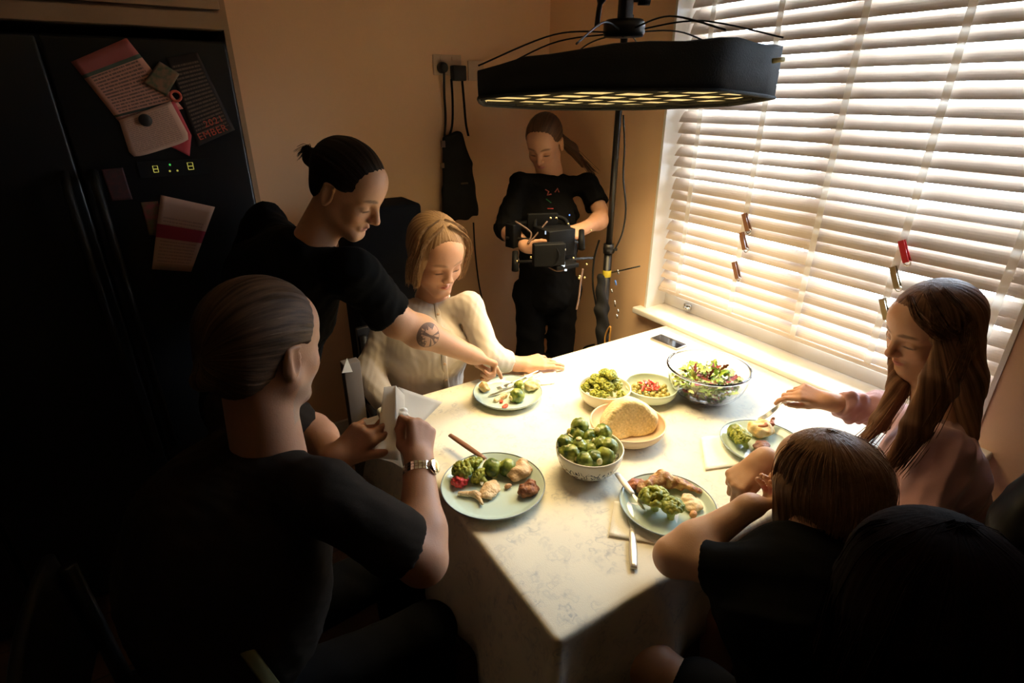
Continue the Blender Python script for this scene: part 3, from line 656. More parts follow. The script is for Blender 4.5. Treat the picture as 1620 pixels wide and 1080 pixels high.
BS=bowl('serving_bowl',c.x,c.y,.092,.072,deco,'deep cream bowl with a dark painted pattern, filled with brussels sprouts',foot=.42)
random.seed(11)
spl=[(887-933,700-707),(910-933,688-707),(933-933,690-707),(951-933,688-707),(917-933,705-707),(905-933,722-707),(933-933,718-707),(952-933,702-707),(966-933,706-707),(930-933,668-707),(918-933,676-707),(957-933,680-707),(893-933,712-707),(958-933,722-707),(940-933,727-707),(922-933,727-707)]
sp_l=['lower layer of the bowl of sprouts, partly seen']
for (px,py) in ((895,700),(911,686),(918,674),(933,692),(953,685),(916,705),(936,714),(950,703),(964,706),(905,719),(924,728),(940,726),(959,720),(892,715)):
    hgt=.108 if py<680 else (.094 if py<690 else (.086 if py<708 else .072))
    p=on(px,py,z=TT+hgt); rr=math.hypot(p.x-c.x,p.y-c.y); lim=.066
    if rr>lim: p.x=c.x+(p.x-c.x)*lim/rr; p.y=c.y+(p.y-c.y)*lim/rr
    sprout(p,random.uniform(1.22,1.38),'round green brussels sprout heaped in the patterned cream bowl','brussels sprouts in the patterned bowl')
for a in range(5):
    an=a*2*PI/5; sprout((c.x+math.cos(an)*.034,c.y+math.sin(an)*.034,TT+.046),1.2,'round green brussels sprout heaped in the patterned cream bowl','brussels sprouts in the patterned bowl')
sprout((c.x,c.y+.006,TT+.070),1.3,'round green brussels sprout heaped in the patterned cream bowl','brussels sprouts in the patterned bowl')
# ---- broccoli bowl
c=on(957,613,z=TT+.06)
bowl('serving_bowl',c.x,c.y,.086,.060,cream,'cream bowl heaped with yellow-green broccoli, left of the other bowls',foot=.42)
random.seed(4)
for j in range(26):
    a=j*2.399; rr=.056*math.sqrt((j+.5)/26); hh=.080-.032*(rr/.056)**1.6+(.018 if j<4 else 0)
    broccoli((c.x+rr*math.cos(a),c.y+rr*math.sin(a),TT+hh-.018+.012),random.uniform(.85,1.1),'small yellow-green broccoli floret piled in the cream bowl','broccoli florets in the cream bowl',(random.uniform(-.5,.5)+math.sin(a)*-.5,random.uniform(-.5,.5)+math.cos(a)*.5,random.uniform(0,6)),j%2)
broccoli((c.x+.012,c.y+.0,TT+.10),.8,'broccoli piece standing on end, topmost in the cream bowl','broccoli florets in the cream bowl',(.9,.4,.3),0)
# ---- olive and pepper bowl
c=on(1030,611,z=TT+.045)
bowl('serving_bowl',c.x,c.y,.089,.046,cream2,'shallow pale green bowl holding olives and red pepper',foot=.5)
ol=attrmat('olive_skin',.3,spec=.6,bump=(40,.05)); 
S=SDF(); S.ell((0,0,0),(.0105,.009,.009),k=.003); S.cone((.006,0,0),(.014,0,0),.0030,.0030,k=.002,mode=1); om=S.mesh(.0011,name='olive'); gcol(om,(.30,.24,.05),(.42,.36,.12),200); om.materials.append(ol)
S=SDF(); S.econe((-.009,0,0),(.009,0,.003),.005,.0022,.004,.002,(0,1,0),k=.002); pm_=S.mesh(.001,name='pepper'); gcol(pm_,(.55,.03,.02),(.42,.05,.03),150); pm_.materials.append(ol)
for me in (om,pm_):
    for p in me.polygons: p.use_smooth=True
random.seed(9)
for j in range(36):
    a=j*2.399; rr=.064*math.sqrt((j+.5)/36); 
    o=bpy.data.objects.new('olive',om); COL.objects.link(o); o.location=(c.x+rr*math.cos(a)-.004,c.y+rr*math.sin(a),TT+.030-.014*(rr/.055)**2*0-.004+random.uniform(0,.006)); o.rotation_euler=[random.uniform(0,6) for _ in range(3)]; s=random.uniform(.85,1.1); o.scale=(s,s,s)
    tag(o,'pitted yellow-green olive in the shallow pale green bowl','olive','olives in the shallow bowl')
for j in range(15):
    a=j*2.399+1; rr=.036*math.sqrt((j+.5)/15)
    o=bpy.data.objects.new('pepper_strip',pm_); COL.objects.link(o); o.location=(c.x+rr*math.cos(a)+.004,c.y+rr*math.sin(a)+.008,TT+.040+random.uniform(-.003,.008)); o.rotation_euler=(random.uniform(-.4,.4),random.uniform(-.4,.4),random.uniform(0,6))
    tag(o,'strip of red pepper among the olives in the shallow bowl','pepper','red pepper strips in the shallow bowl')
# ---- bread bowl
c=on(993,668,z=TT+.045)
bowl('serving_bowl',c.x,c.y,.114,.046,beige,'wide beige stoneware bowl under the cut loaf of bread',foot=.5,th=.005)
crust=attrmat('bread_crust',.8,spec=.2,bump=(90,.5),mottle=.15)
S=SDF(); S.ell((0,.012,.030),(.094,.076,.052),k=.02); S.ell((-.005,.018,.062),(.055,.048,.044),k=.03); S.cut((0,0,-.002),(0,0,-1),k=.01)
vn=Vector((-math.sin(YAW)*.85+.15,-math.cos(YAW),.25)).normalized(); S.cut(Vector((0,0,.04))+vn*.018,vn,k=.008)
me=S.mesh(.0026,disp=lambda x,y,z: .0016*np.sin(x*90+2*np.sin(z*60))*np.sin(y*80)*np.ones_like(z)+.0009*np.sin(x*500+y*300+2*np.sin(z*200))*np.sin(z*450+x*160))
a=coords(me); dcut=(a-np.array(Vector((0,0,.04))+vn*.018))@np.array(vn); t=np.clip((dcut+.006)/.004,0,1)[:,None]; nz=np.array([noise.noise(Vector(p)*210) for p in a.tolist()])[:,None]
setcol(me,(np.array([.80,.60,.36])*(1+.2*nz))*(1-t)+(np.array([.70,.56,.28])*(1+.25*nz))*t)
o=link('bread_loaf',me,crust,None,True,(c.x+.012,c.y-.006,TT+.012)); tag(o,'cut half of a crusty pale loaf lying in the beige bowl','bread')
# ---- glass salad bowl
gl=mat('clear_glass',(1,1,1),.02,trans=1,ior=1.46)
c=on(1121,583,z=TT+.105)
gb=empty('glass_bowl',(c.x,c.y,TT),'large clear glass bowl filled with leafy salad','bowl'); R_=.134; Hh=.108
q=MB(); out=[(0,.0006),(.055,.0006),(.062,.004)];inn=[]
for i in range(13):
    t=i/12*PI/2; out.append((.06+(R_-.06)*math.sin(t)**.9,.006+(Hh-.006)*(1-math.cos(t)))); 
for (r,z) in out[2:]: inn.append((max(r-.0045,0),z+.003))
q.lathe(out+[(R_+.002,Hh+.004),(R_-.002,Hh+.006)]+inn[::-1]+[(0,.006)],(0,0,0),72); q.build('bowl_wall',gl,gb,smooth=True,world=False)
q=MB(); q.tube([(math.cos(a)*(R_),math.sin(a)*(R_),Hh+.005) for a in np.linspace(0,2*PI,81)],.0042,8,cap=False); q.build('rim',gl,gb,smooth=True,world=False)
random.seed(21)
lf=attrmat('salad_leaf',.45,spec=.4,bump=(200,.3),mottle=.2); lf.node_tree.nodes['Principled BSDF'].inputs['Subsurface Weight'].default_value=.2
vs=[];fs=[];cl=[]
def leaf(p,L,W,d,up,col,curl):
    d=Vector(d).normalized(); sd=d.cross(Vector(up)).normalized(); nn=sd.cross(d); k=len(vs); n=7
    for i in range(n):
        t=i/(n-1); wv=W*math.sin(PI*min(t*.9+.08,1))**.7*(1+.35*math.sin(i*2.6)); cpt=Vector(p)+d*(L*t)+nn*(curl*math.sin(t*2.2))
        for s_ in (-1,0,1):
            vs.append(cpt+sd*s_*wv+nn*(abs(s_)*wv*.45+random.uniform(-1,1)*.0015)); f=1.35 if s_==0 else 1; cl.append([min(1,c*f) for c in col])
    for i in range(n-1):
        for s_ in range(2): a=k+i*3+s_; fs.append((a,a+1,a+4,a+3))
for j in range(330):
    z=random.uniform(.012,.088); rm=(.06+(R_-.06)*math.sin(min(1,math.acos(max(0,1-(z-.006)/Hh))/(PI/2))*PI/2)**.9)-.016
    if z>.07: rm*=.80
    rr=rm*math.sqrt(random.random()); a=random.uniform(0,2*PI)
    col=random.choice([(.32,.42,.10),(.20,.33,.06),(.42,.48,.18),(.12,.24,.04),(.30,.42,.08),(.55,.58,.36),(.50,.55,.30)]) if random.random()>.14 else (.20,.035,.04)
    L=random.uniform(.018,.036); dd=Vector((random.uniform(-1,1),random.uniform(-1,1),random.uniform(-.25,.35)))
    p=Vector((math.cos(a)*rr,math.sin(a)*rr,z))-dd.normalized()*L*.5
    leaf(p,L,random.uniform(.006,.012),dd,(random.uniform(-.4,.4),random.uniform(-.4,.4),1),col,random.uniform(-.006,.008))
for j in range(26):   # top leaves standing up
    a=random.uniform(0,2*PI); rr=.075*math.sqrt(random.random()); col=random.choice([(.30,.42,.06),(.16,.28,.04),(.40,.46,.12),(.20,.035,.04)])
    leaf((math.cos(a)*rr,math.sin(a)*rr,.082),random.uniform(.025,.04),random.uniform(.005,.009),(random.uniform(-.8,.8),random.uniform(-.8,.8),.8),(random.uniform(-1,1),random.uniform(-1,1),.3),col,.006)
me=bpy.data.meshes.new('salad'); me.from_pydata(vs,[],fs); setcol(me,np.array(cl)); o=link('salad_leaves',me,lf,None,True,(c.x,c.y,TT+.003)); tag(o,'mixed green and red salad leaves filling the glass bowl','salad',kind='stuff')
# ---- phone
p0=on(1030,535,z=TT+.006); p1=on(1044,528,z=TT+.006); p2=on(1086,545,z=TT+.006); c=(p0+p2)/2; ang=math.atan2((p2-p1).y,(p2-p1).x)
ph=empty('mobile_phone',(c.x,c.y,TT),'dark mobile phone lying flat near the window end of the table','phone',rz=ang)
q=MB(); q.box((-.070,-.035,.0),(.070,.035,.008)); q.build('case',mat('phone_edge',(.45,.42,.40),.3,.7),ph,bevel=.003,world=False)
q=MB(); q.box((-.066,-.032,.0081),(.066,.032,.0086)); q.build('screen',mat('phone_glass',(.01,.008,.008),.06,spec=.8),ph,world=False)
# ---- cutlery
brw=mat('handle_brown',(.22,.10,.06),.3,coat=.3); bone=mat('steel_worn',(.78,.74,.68),.35,.6)
def knife(name,handle_end,neck,tip,mh,mb_,label,cat,bl_w=.010,group=None):
    A=Vector(handle_end);B=Vector(neck);T=Vector(tip); e=empty(name,B,label,cat,group)
    q=MB(); n=10; pts=[A.lerp(B,i/n) for i in range(n+1)]; q.tube(pts,[.0052+.0040*math.sin(PI*(.2+.7*(i/n)))for i in range(n+1)],10,flat=.6); q.build('handle',mh,e,smooth=True)
    q=MB(); d=(T-B); sd=d.cross(Vector((0,0,1))).normalized(); up=sd.cross(d).normalized(); n=12; vs=[];fs=[]
    for i in range(n+1):
        t=i/n; w0=bl_w*(.45+.55*min(1,t*4))*(1 if t<.75 else math.sqrt(max(0,1-((t-.75)/.25)**2))*.95+.05); p=B+d*t
        vs+=[p+sd*w0*.6+up*.0004,p-sd*w0*.4*(1)+up*.0008,p-sd*w0*.4-up*.0008,p+sd*w0*.6-up*.0004]
    for i in range(n):
        for k in range(4): fs.append((i*4+k,i*4+(k+1)%4,i*4+4+(k+1)%4,i*4+4+k))
    fs+=[(3,2,1,0),tuple(n*4+k for k in range(4))]; q.add(vs,fs); q.build('blade',mb_,e,smooth=False); return e
def fork(name,handle_end,neck,tip,label,mh,group=None):
    A=Vector(handle_end);B=Vector(neck);T=Vector(tip); e=empty(name,B,label,'fork',group)
    q=MB(); n=10; q.tube([A.lerp(B,i/n) for i in range(n+1)],[.0045-.002*(i/n) for i in range(n+1)],8,flat=.55); q.build('handle',mh,e,smooth=True)
    d=T-B; sd=d.cross(Vector((0,0,1))).normalized(); up=sd.cross(d).normalized(); q=MB()
    q.tube([B,B+d*.25+up*-.002,B+d*.45+up*-.003],[.003,.009,.0105],10,flat=.18); 
    for k in (-1.5,-.5,.5,1.5):
        q.tube([B+d*.42+sd*k*.0055-up*.003,B+d*.7+sd*k*.0055-up*.004,T+sd*k*.0052],[.0018,.0016,.0010],6)
    q.build('head',steel,e,smooth=True); return e
z1=TT+.028
knife('table_knife',on(712,688,z=TT+.035),on(768,726,z=TT+.034),on(762,768,z=TT+.012),brw,bone,'brown-handled knife resting on the far rim of the large plate','knife',.012)
knife('table_knife',on(1003,899,z=TT+.006),on(1000,838,z=TT+.008),on(994,793,z=TT+.010),bone,bone,'silver knife lying on the napkin, pointing away beside the plate of the child','knife',.013)
knife('table_knife',on(976,749,z=TT+.036),on(1001,781,z=TT+.032),on(1020,806,z=TT+.020),mat('handle_pale',(.75,.73,.68),.3,coat=.3),steel,'pale-handled knife leaning on the left rim of the plate with the chicken leg','knife',.009)
fork('table_fork',on(851,586,z=TT+.036),on(808,606,z=TT+.022),on(786,614,z=TT+.010),'steel fork lying across the plate of the blonde woman',steel)
knife('table_knife',on(857,590,z=TT+.036),on(812,612,z=TT+.022),on(772,627,z=TT+.009),bone,steel,'steel knife lying parallel to the fork on the plate of the blonde woman','knife',.010)
# ---- food on plate A (man)
def PZ(px,py,z): return on(px,py,z=TT+z)
zb=.0055
broccoli(PZ(737,750,zb+.006),1.35,'dark broccoli floret at the left of the plate with beetroot','',(.3,-.5,0),0); broccoli(PZ(754,752,zb+.004),1.4,'bright broccoli floret between two others on the plate with beetroot','',(-.4,.5,1),1); broccoli(PZ(770,764,zb+.004),1.2,'broccoli floret with its stalk showing, middle of the plate with beetroot','',(-.9,.9,1),0)
for o in bpy.data.objects:
    if o.get('group')=='': del o['group']
sprout(PZ(779,741,zb+.021),1.35,'brussels sprout, left one of the two behind the meat on the large plate','sprouts on the large plate'); sprout(PZ(802,739,zb+.021),1.32,'brussels sprout touching the pale chicken skin on the large plate','sprouts on the large plate')
lump('beetroot_mash',PZ(728,765,zb+.004),[('e',(0,0,.008),(.019,.016,.012),.01),('e',(.008,.006,.012),(.01,.01,.008),.006),('e',(-.006,-.006,.012),(.01,.009,.008),.006)],.0018,(.42,.02,.03),(.62,.06,.05),'crimson heap of beetroot mash at the left of the large plate','beetroot',disp=.0018,fq=480)
ck1=(.62,.40,.20);ck2=(.74,.56,.34)
lump('chicken_slice',PZ(775,779,zb+.001),[('e',(0,0,.006),(.027,.020,.008),.008),('e',(.012,.004,.010),(.016,.014,.006),.006)],.0018,ck1,ck2,'pale round slice of chicken breast in the middle of the large plate','chicken',disp=.0009,rz=.5)
lump('chicken_strip',PZ(752,786,zb+.001),[('c',(-.030,.014,.004),(.0,.002,.006),.005,.007,.006),('c',(0,.002,.006),(.030,-.016,.004),.006,.003,.006),('c',(.004,0,.004),(.008,-.028,.004),.005,.0035,.005)],.0016,ck1,ck2,'torn strips of chicken lying near the front rim of the large plate','chicken',disp=.0007,rz=-.3)
lump('chicken_skin_piece',PZ(822,751,zb+.002),[('e',(0,0,.012),(.030,.024,.014),.01),('e',(.016,.012,.018),(.014,.012,.010),.008),('e',(-.014,-.012,.008),(.012,.010,.008),.006)],.0022,(.42,.24,.10),(.70,.50,.30),'large browned chicken piece at the back right of the large plate','chicken',disp=.0022,fq=190,sc=60)
lump('stuffing',PZ(836,780,zb+.002),[('e',(0,0,.010),(.024,.019,.012),.01),('e',(.01,.008,.015),(.012,.011,.008),.006)],.002,(.16,.05,.02),(.34,.13,.05),'dark brown lump of stuffing at the right of the large plate','stuffing',disp=.002,fq=260,sc=90)
lump('chicken_crumb',PZ(804,771,zb+.001),[('e',(0,0,.004),(.009,.006,.005),.004)],.0014,(.5,.25,.10),(.72,.5,.28),'small scrap of chicken in the middle of the large plate','chicken',disp=.0008)
# ---- plate B (woman)
lump('roast_potato',PZ(765,618,zb+.002),[('e',(0,0,.014),(.014,.013,.014),.006),('e',(.006,-.006,.006),(.010,.009,.007),.006)],.0016,(.55,.33,.10),(.74,.52,.24),'small golden roast potato at the left of the plate of the blonde woman','potato',disp=.0012)
lump('bread_piece',PZ(842,615,zb+.002),[('e',(0,0,.014),(.026,.022,.015),.01),('e',(.008,.010,.018),(.016,.012,.012),.008)],.002,(.66,.48,.24),(.82,.68,.44),'torn chunk of pale bread at the right of the plate of the blonde woman','bread',disp=.0016,m=dryfood)
sprout(PZ(822,610,zb+.030),1.0,'light green sprout, rear one on the plate of the blonde woman','sprouts on the plate of the blonde woman'); sprout(PZ(817,626,zb+.018),1.35,'light green sprout, front one on the plate of the blonde woman','sprouts on the plate of the blonde woman')
lump('chicken_slice',PZ(792,631,zb+.0),[('c',(-.018,-.004,.003),(.016,.004,.006),.007,.009,.006)],.0016,ck1,(.8,.7,.45),'thin pale chicken slice near the front of the plate of the blonde woman','chicken',disp=.0006)
for px,py,s_,l in ((799,644,.010,'red pepper scrap nearest the front rim of the plate of the blonde woman'),(793,637,.006,'tiny red pepper scrap behind a larger one on the plate of the blonde woman')):
    lump('pepper_scrap',PZ(px,py,zb),[('e',(0,0,.003),(s_,s_*.7,.0035),.004),('e',(s_*.6,s_*.4,.004),(s_*.5,s_*.4,.003),.004)],.0013,(.55,.05,.03),(.66,.12,.06),l,'pepper',disp=.0006)
# ---- plate C (child)
lump('roast_chicken',PZ(1052,779,zb+.004),[('e',(-.040,.022,.011),(.018,.015,.012),.01),('c',(-.034,.020,.012),(.010,.024,.014),.011,.017,.012),('c',(.010,.024,.014),(.042,-.004,.012),.018,.010,.012),('c',(.042,-.004,.012),(.062,-.034,.009),.009,.006,.008)],.0022,(.26,.09,.025),(.62,.38,.16),'roast chicken leg curving across the plate beside the elbow of the child','chicken',disp=.0024,fq=240,sc=90,rz=-.15)
lump('bacon_piece',PZ(1003,769,zb+.012),[('e',(0,0,.006),(.018,.014,.007),.008),('e',(.014,-.004,.006),(.012,.010,.006),.006)],.0018,(.22,.05,.02),(.42,.14,.06),'dark red-brown bacon piece at the far left rim of the plate with the chicken leg','bacon',disp=.0016)
lump('tomato_slice',PZ(1024,785,zb+.001),[('e',(0,0,.005),(.024,.014,.006),.006)],.0018,(.42,.02,.02),(.55,.10,.06),'deep red slice under the chicken leg on the plate of the child','tomato',disp=.0006,rz=.2)
broccoli(PZ(1036,806,zb-.002),1.7,'yellow-green broccoli floret touching the pale-handled knife','broccoli',(-.1,-.1,0),1); broccoli(PZ(1061,820,zb-.002),1.5,'dark broccoli floret at the front of the plate with the chicken leg','broccoli',(.1,.12,2),0)
for o in bpy.data.objects:
    if o.get('group')=='broccoli': del o['group']
lump('mashed_potato',PZ(1093,800,zb+.001),[('e',(0,0,.006),(.020,.024,.009),.008),('e',(.004,.012,.010),(.013,.012,.007),.006)],.0018,(.74,.55,.32),(.84,.68,.45),'pale mashed potato at the right rim of the plate with the chicken leg','potato',disp=.0012,m=dryfood)
lump('carrot_piece',PZ(1096,817,zb+.001),[('e',(0,0,.006),(.009,.007,.007),.004)],.0014,(.62,.28,.10),(.70,.36,.16),'small orange cube near the arm of the child on the plate','carrot',disp=.0003)
# ---- plate D (girl)
lump('mashed_potato',PZ(1203,686,zb+.002),[('e',(0,0,.016),(.034,.028,.019),.012),('e',(-.014,.012,.018),(.018,.016,.012),.008)],.0022,(.66,.42,.16),(.84,.70,.44),'mound of creamy mash in the middle of the plate under the fork','potato',disp=.0022,fq=200,m=dryfood)
lump('crispy_topping',PZ(1212,673,.040),[('c',(-.026,.004,0),(-.006,-.002,.004),.005,.006,.004),('c',(0,0,.002),(.018,-.004,0),.005,.004,.004),('c',(.018,-.004,0),(.034,.006,.004),.004,.005,.004)],.0015,(.26,.07,.03),(.48,.18,.06),'crisp red-brown strips on top of the mash under the fork','bacon',disp=.0014)
sprout(PZ(1163,684,zb+.020),1.3,'brussels sprout at the left rim of the plate under the fork',None,(0,.4,0))
broccoli(PZ(1169,697,zb+.002),1.2,'broccoli floret beside the sprout at the left rim of the plate under the fork',None,(.2,-.4,0),1); broccoli(PZ(1181,706,zb+.002),1.25,'broccoli floret nearest the hand of the child, on the plate under the fork',None,(-.5,.2,1),0)
lump('meat_slice',PZ(1204,708,zb+.001),[('e',(0,0,.007),(.024,.016,.008),.006)],.0018,(.16,.06,.035),(.30,.13,.07),'brown meat slice at the front of the plate under the fork','meat',disp=.001)
# ---- napkins
nap=mat('paper_napkin',(.88,.86,.80),.9,bump=(300,.15))
def flatnap(corners,label,group=None,z=.0012,n=10):
    P=[on(px,py,z=TT+z) for px,py in corners]; vs=[];fs=[]
    for j in range(n+1):
        for i in range(n+1):
            u=i/n;v=j/n; p=P[0].lerp(P[1],u).lerp(P[3].lerp(P[2],u),v); e_=min(u,1-u,v,1-v); p=p+Vector((0,0,.0012*math.sin(u*5+v*3)**2+(.002 if e_<.01 else 0)*abs(math.sin(u*7+v*4)))); vs.append(p)
    for j in range(n):
        for i in range(n): a=j*(n+1)+i; fs.append((a,a+1,a+n+2,a+n+1))
    q=MB(); q.add(vs,fs); me=q.mesh('napkin'); c=sum(vs,Vector())/len(vs); c.z=TT+z; me.transform(Matrix.Translation(-c)); o=link('napkin',me,nap,None,True,c); s_=o.modifiers.new('t','SOLIDIFY'); s_.thickness=.0018; s_.offset=1; return tag(o,label,'napkin',group)
flatnap([(972,793),(1075,808),(1064,865),(963,848)],'folded white napkin under the plate with the chicken leg')
flatnap([(1108,692),(1160,688),(1180,735),(1116,744)],'flat white napkin left of the plate under the fork')
flatnap([(828,586),(880,583),(878,607),(832,612)],'flat white napkin under the right side of the plate of the blonde woman')
# crumpled napkin by the woman's hand
S=SDF(); random.seed(3)
S.ell((0,0,.022),(.020,.018,.018),k=.008)
for j in range(9): a=j*.7; S.cone((0,0,.02),(math.cos(a)*.022,math.sin(a)*.018,.020+.016*math.sin(j*2.1)),.009,.004,k=.006)
me=S.mesh(.0018,disp=lambda x,y,z:.0013*np.sin(x*330+y*200)*np.sin(z*300+y*170)); p=PZ(829,584,0); tag(link('napkin',me,nap,None,True,p),'crumpled white tissue pressed between the blonde woman\'s hand and the plate','tissue')
# ================= softbox =================
sbf=mat('softbox_fabric',(.008,.008,.009),.8,bump=(250,.3)); rodm=mat('rod_black',(.012,.011,.011),.35)
sb=empty('softbox',SBC,'large black octagonal softbox with an egg-crate grid, hanging over the table','softbox')
RB=.455; TILT=Matrix.Rotation(math.radians(-4.2),3,_r)   # the far edge hangs a little lower
def sbp(a,r,z): 
    v=Vector((math.cos(a)*r,math.sin(a)*r,0)); s=(v.dot(_r)/RB); zz=z*(1+.28*s) if z>0 else z
    return SBC+TILT@Vector((v.x,v.y,zz))
A0=math.atan2(_r.y,_r.x)+PI/8
ang=[A0+i*PI/4 for i in range(8)]
def ringpts(r,z,sub=4):
    out=[]
    for i in range(8):
        a=Vector((math.cos(ang[i]),math.sin(ang[i]),0))*r; b=Vector((math.cos(ang[(i+1)%8]),math.sin(ang[(i+1)%8]),0))*r
        for k in range(sub):
            v=a.lerp(b,k/sub); s=v.dot(_r)/RB; zz=z*(1+.30*s) if z>0 else z
            bulge=1+.02*math.sin(PI*k/sub); out.append(SBC+TILT@Vector((v.x*bulge,v.y*bulge,zz+(.004*math.sin(k*2+i) if z>0 else 0))))
    return out
q=MB(); rings=[ringpts(RB,-.002),ringpts(RB*1.005,.05),ringpts(RB*1.005,.098),ringpts(RB*.96,.104),ringpts(RB*.60,.106),ringpts(RB*.14,.108)]
n=len(rings[0])
for a,b in zip(rings[:-1],rings[1:]):
    k=len(q.v); q.v+=[tuple(p) for p in a+b]; q.f+=[(k+i,k+(i+1)%n,k+n+(i+1)%n,k+n+i) for i in range(n)]
o=q.build('shell',sbf,sb,smooth=True); s_=o.modifiers.new('t','SOLIDIFY'); s_.thickness=.003
dif=mat('diffuser_cloth',(.7,.6,.4),.9,emit=(1,.72,.25),es=.36)
q=MB(); R0=ringpts(RB*.985,.010,1); q.add(R0,[tuple(range(8))]); q.build('diffuser',dif,sb)
gridm=mat('grid_fabric',(.02,.018,.014),.9)
q=MB()
for k in range(-3,4):
    off=k*.128; L=math.sqrt(max(0,(RB*.93)**2-off**2))
    for U_,W_ in ((Vector((math.cos(A0),math.sin(A0),0)),Vector((-math.sin(A0),math.cos(A0),0))),(Vector((-math.sin(A0),math.cos(A0),0)),Vector((math.cos(A0),math.sin(A0),0)))):
        a=U_*off-W_*L; b=U_*off+W_*L; c=[SBC+TILT@(a+Vector((0,0,.002))),SBC+TILT@(b+Vector((0,0,.002))),SBC+TILT@(b+Vector((0,0,.007))),SBC+TILT@(a+Vector((0,0,.007)))]
        th=U_*.004; q.add([p-th for p in c]+[p+th for p in c],[(0,1,2,3),(7,6,5,4),(0,4,5,1),(1,5,6,2),(2,6,7,3),(3,7,4,0)])
q.build('egg_crate',gridm,sb)
q=MB(); q.tube(ringpts(RB*1.0,-.002)+[ringpts(RB*1.0,-.002)[0]],.005,6,cap=False); q.build('rim',sbf,sb,smooth=True)
hub=SBC+Vector((.012,.0,.200))
q=MB(); q.lathe([(0,-.022),(.058,-.022),(.062,-.012),(.062,.012),(.055,.022),(0,.022)],hub,32); hb=q.build('speed_ring',rodm,sb,smooth=True)
for i in range(8):
    e_=ringpts(RB*1.0,.115,1)[i]; m_=hub.lerp(e_,.5)+Vector((0,0,.030)); q=MB(); q.tube(smoothpts([hub+(e_-hub).normalized()*.05,m_,e_],8),.0026,6); q.build('rod',rodm,sb,smooth=True)
q=MB(); q.tube([hub-Vector((0,0,.02)),SBC+Vector((0,0,.19))],.006,8); q.build('lamp_stem',rodm,sb,smooth=True)
q=MB(); q.lathe([(0,0),(.06,0),(.065,.03),(.05,.06),(0,.06)],SBC+Vector((0,0,.085)),24); q.build('lamp_head',rodm,sb,smooth=True)
# bracket above the ring
q=MB(); q.box(hub+Vector((-.017,-.017,.02)),hub+Vector((.017,.017,.125))); q.box(hub+Vector((-.012,-.012,.12)),hub+Vector((.014,.014,.15))); q.build('bracket',rodm,sb,bevel=.004)
k0=hub+Vector((0,0,.075)); q=MB(); q.tube([k0,k0+_r*.038],.008,10); q.tube([k0+_r*.036,k0+_r*.070],.016,12); q.build('knob',rodm,sb,smooth=True)
q=MB(); h0=hub+Vector((0,0,.09)); q.tube(smoothpts([h0,h0-_r*.05+Vector((0,0,.004)),h0-_r*.074+Vector((0,0,-.018)),h0-_r*.082+Vector((0,0,-.085))]),[.018]*7+[.014]*6+[.008]*6,10); q.build('handle',rodm,sb,smooth=True)
clp=SBC+_r*.36+_h*-.06+Vector((0,0,.08)); q=MB(); q.tube([clp-_h*.2+Vector((0,0,.02)),clp-_h*.2+_r*.03+Vector((0,0,.024))],.006,8); q.build('toggle',mat('toggle_yellow',(.55,.5,.25),.5),sb,smooth=True)
q=MB(); a=SBC+_r*.452+Vector((0,0,.115)); q.tube(smoothpts([a,a+_r*.03+Vector((0,0,-.03)),a+_r*.012+Vector((0,0,-.085)),a-_r*.005+Vector((0,0,-.10))]),.012,8,flat=.3); q.build('strap',sbf,sb,smooth=True)
# ================= light stand =================
PX,PY=1.700,1.878
st=empty('light_stand',(PX,PY,0),'black light stand with a yellow tape band, between the table and the window corner','light stand')
q=MB(); q.tube([(PX,PY,.12),(PX,PY,1.05)],.019,14); q.build('lower_pole',rodm,st,smooth=True)
q=MB(); q.tube([(PX,PY,1.04),(PX,PY,1.98)],.0145,14); q.build('upper_pole',rodm,st,smooth=True)
q=MB(); q.lathe([(.0,-.022),(.024,-.022),(.026,0),(.024,.022),(0,.022)],(PX,PY,1.05),16); q.tube([(PX,PY,1.05),(PX+.02,PY-.035,1.05)],.007,8); q.build('collar',rodm,st,smooth=True)
yb=on(960,432,x=PX); q=MB(); q.lathe([(.0197,-.016),(.0203,-.014),(.0203,.014),(.0197,.016)],(PX,PY,yb.z),20); q.build('tape_band',mat('tape_yellow',(.62,.50,.04),.5),st,smooth=True)
for k in range(3):
    a=k*2*PI/3+.5; f=Vector((PX+math.cos(a)*(.20 if k!=0 else .12),PY+math.sin(a)*.18,.012))
    if f.x>1.83: f.x=1.83
    q=MB(); q.tube([(PX,PY,.32),f],.011,8); q.build('leg',rodm,st,smooth=True)
# boom arm from the pole to the softbox bracket
bm_=empty('boom_arm',(PX,PY,1.93),'short black arm joining the stand to the softbox','arm')
q=MB(); q.tube([(PX+.02,PY+.02,1.955),hub+Vector((.0,.0,.105))],.009,10); q.build('tube',rodm,bm_,smooth=True)
q=MB(); q.box((PX-.024,PY-.024,1.93),(PX+.024,PY+.024,1.985)); q.build('grip_head',rodm,bm_,bevel=.005)
# bundle of gear tied to the stand
bag=empty('cable_bundle',(PX,PY,.4),'black cable bag tied to the light stand below the yellow band','cable')
S=SDF(); p=lambda px,py,dx=-.0: on(px,py,x=PX-.03+dx)
S.econe(p(950,440),p(952,490),.018,.022,.030,.03,_r,k=.02).econe(p(952,490),p(955,560),.03,.03,.034,.035,_r,k=.02).econe(p(955,560),p(952,640),.034,.035,.05,.04,_r,k=.02)
me=S.mesh(.005,disp=lambda x,y,z:.004*np.sin(z*60+x*90)+0*y); wlink('bag_body',me,cloth_b,bag)
for pts,r,m in (([(986,182),(988,230),(986,280),(990,330),(984,370),(970,400)],.004,blk),([(948,380),(940,410),(938,450),(944,490),(946,540)],.005,blk),([(940,545),(925,550),(918,565)],.006,blk)):
    q=MB(); q.tube(smoothpts([on(a,b,x=PX-.005) for a,b in pts]),r,6); q.build('cord',m,bag,smooth=True)
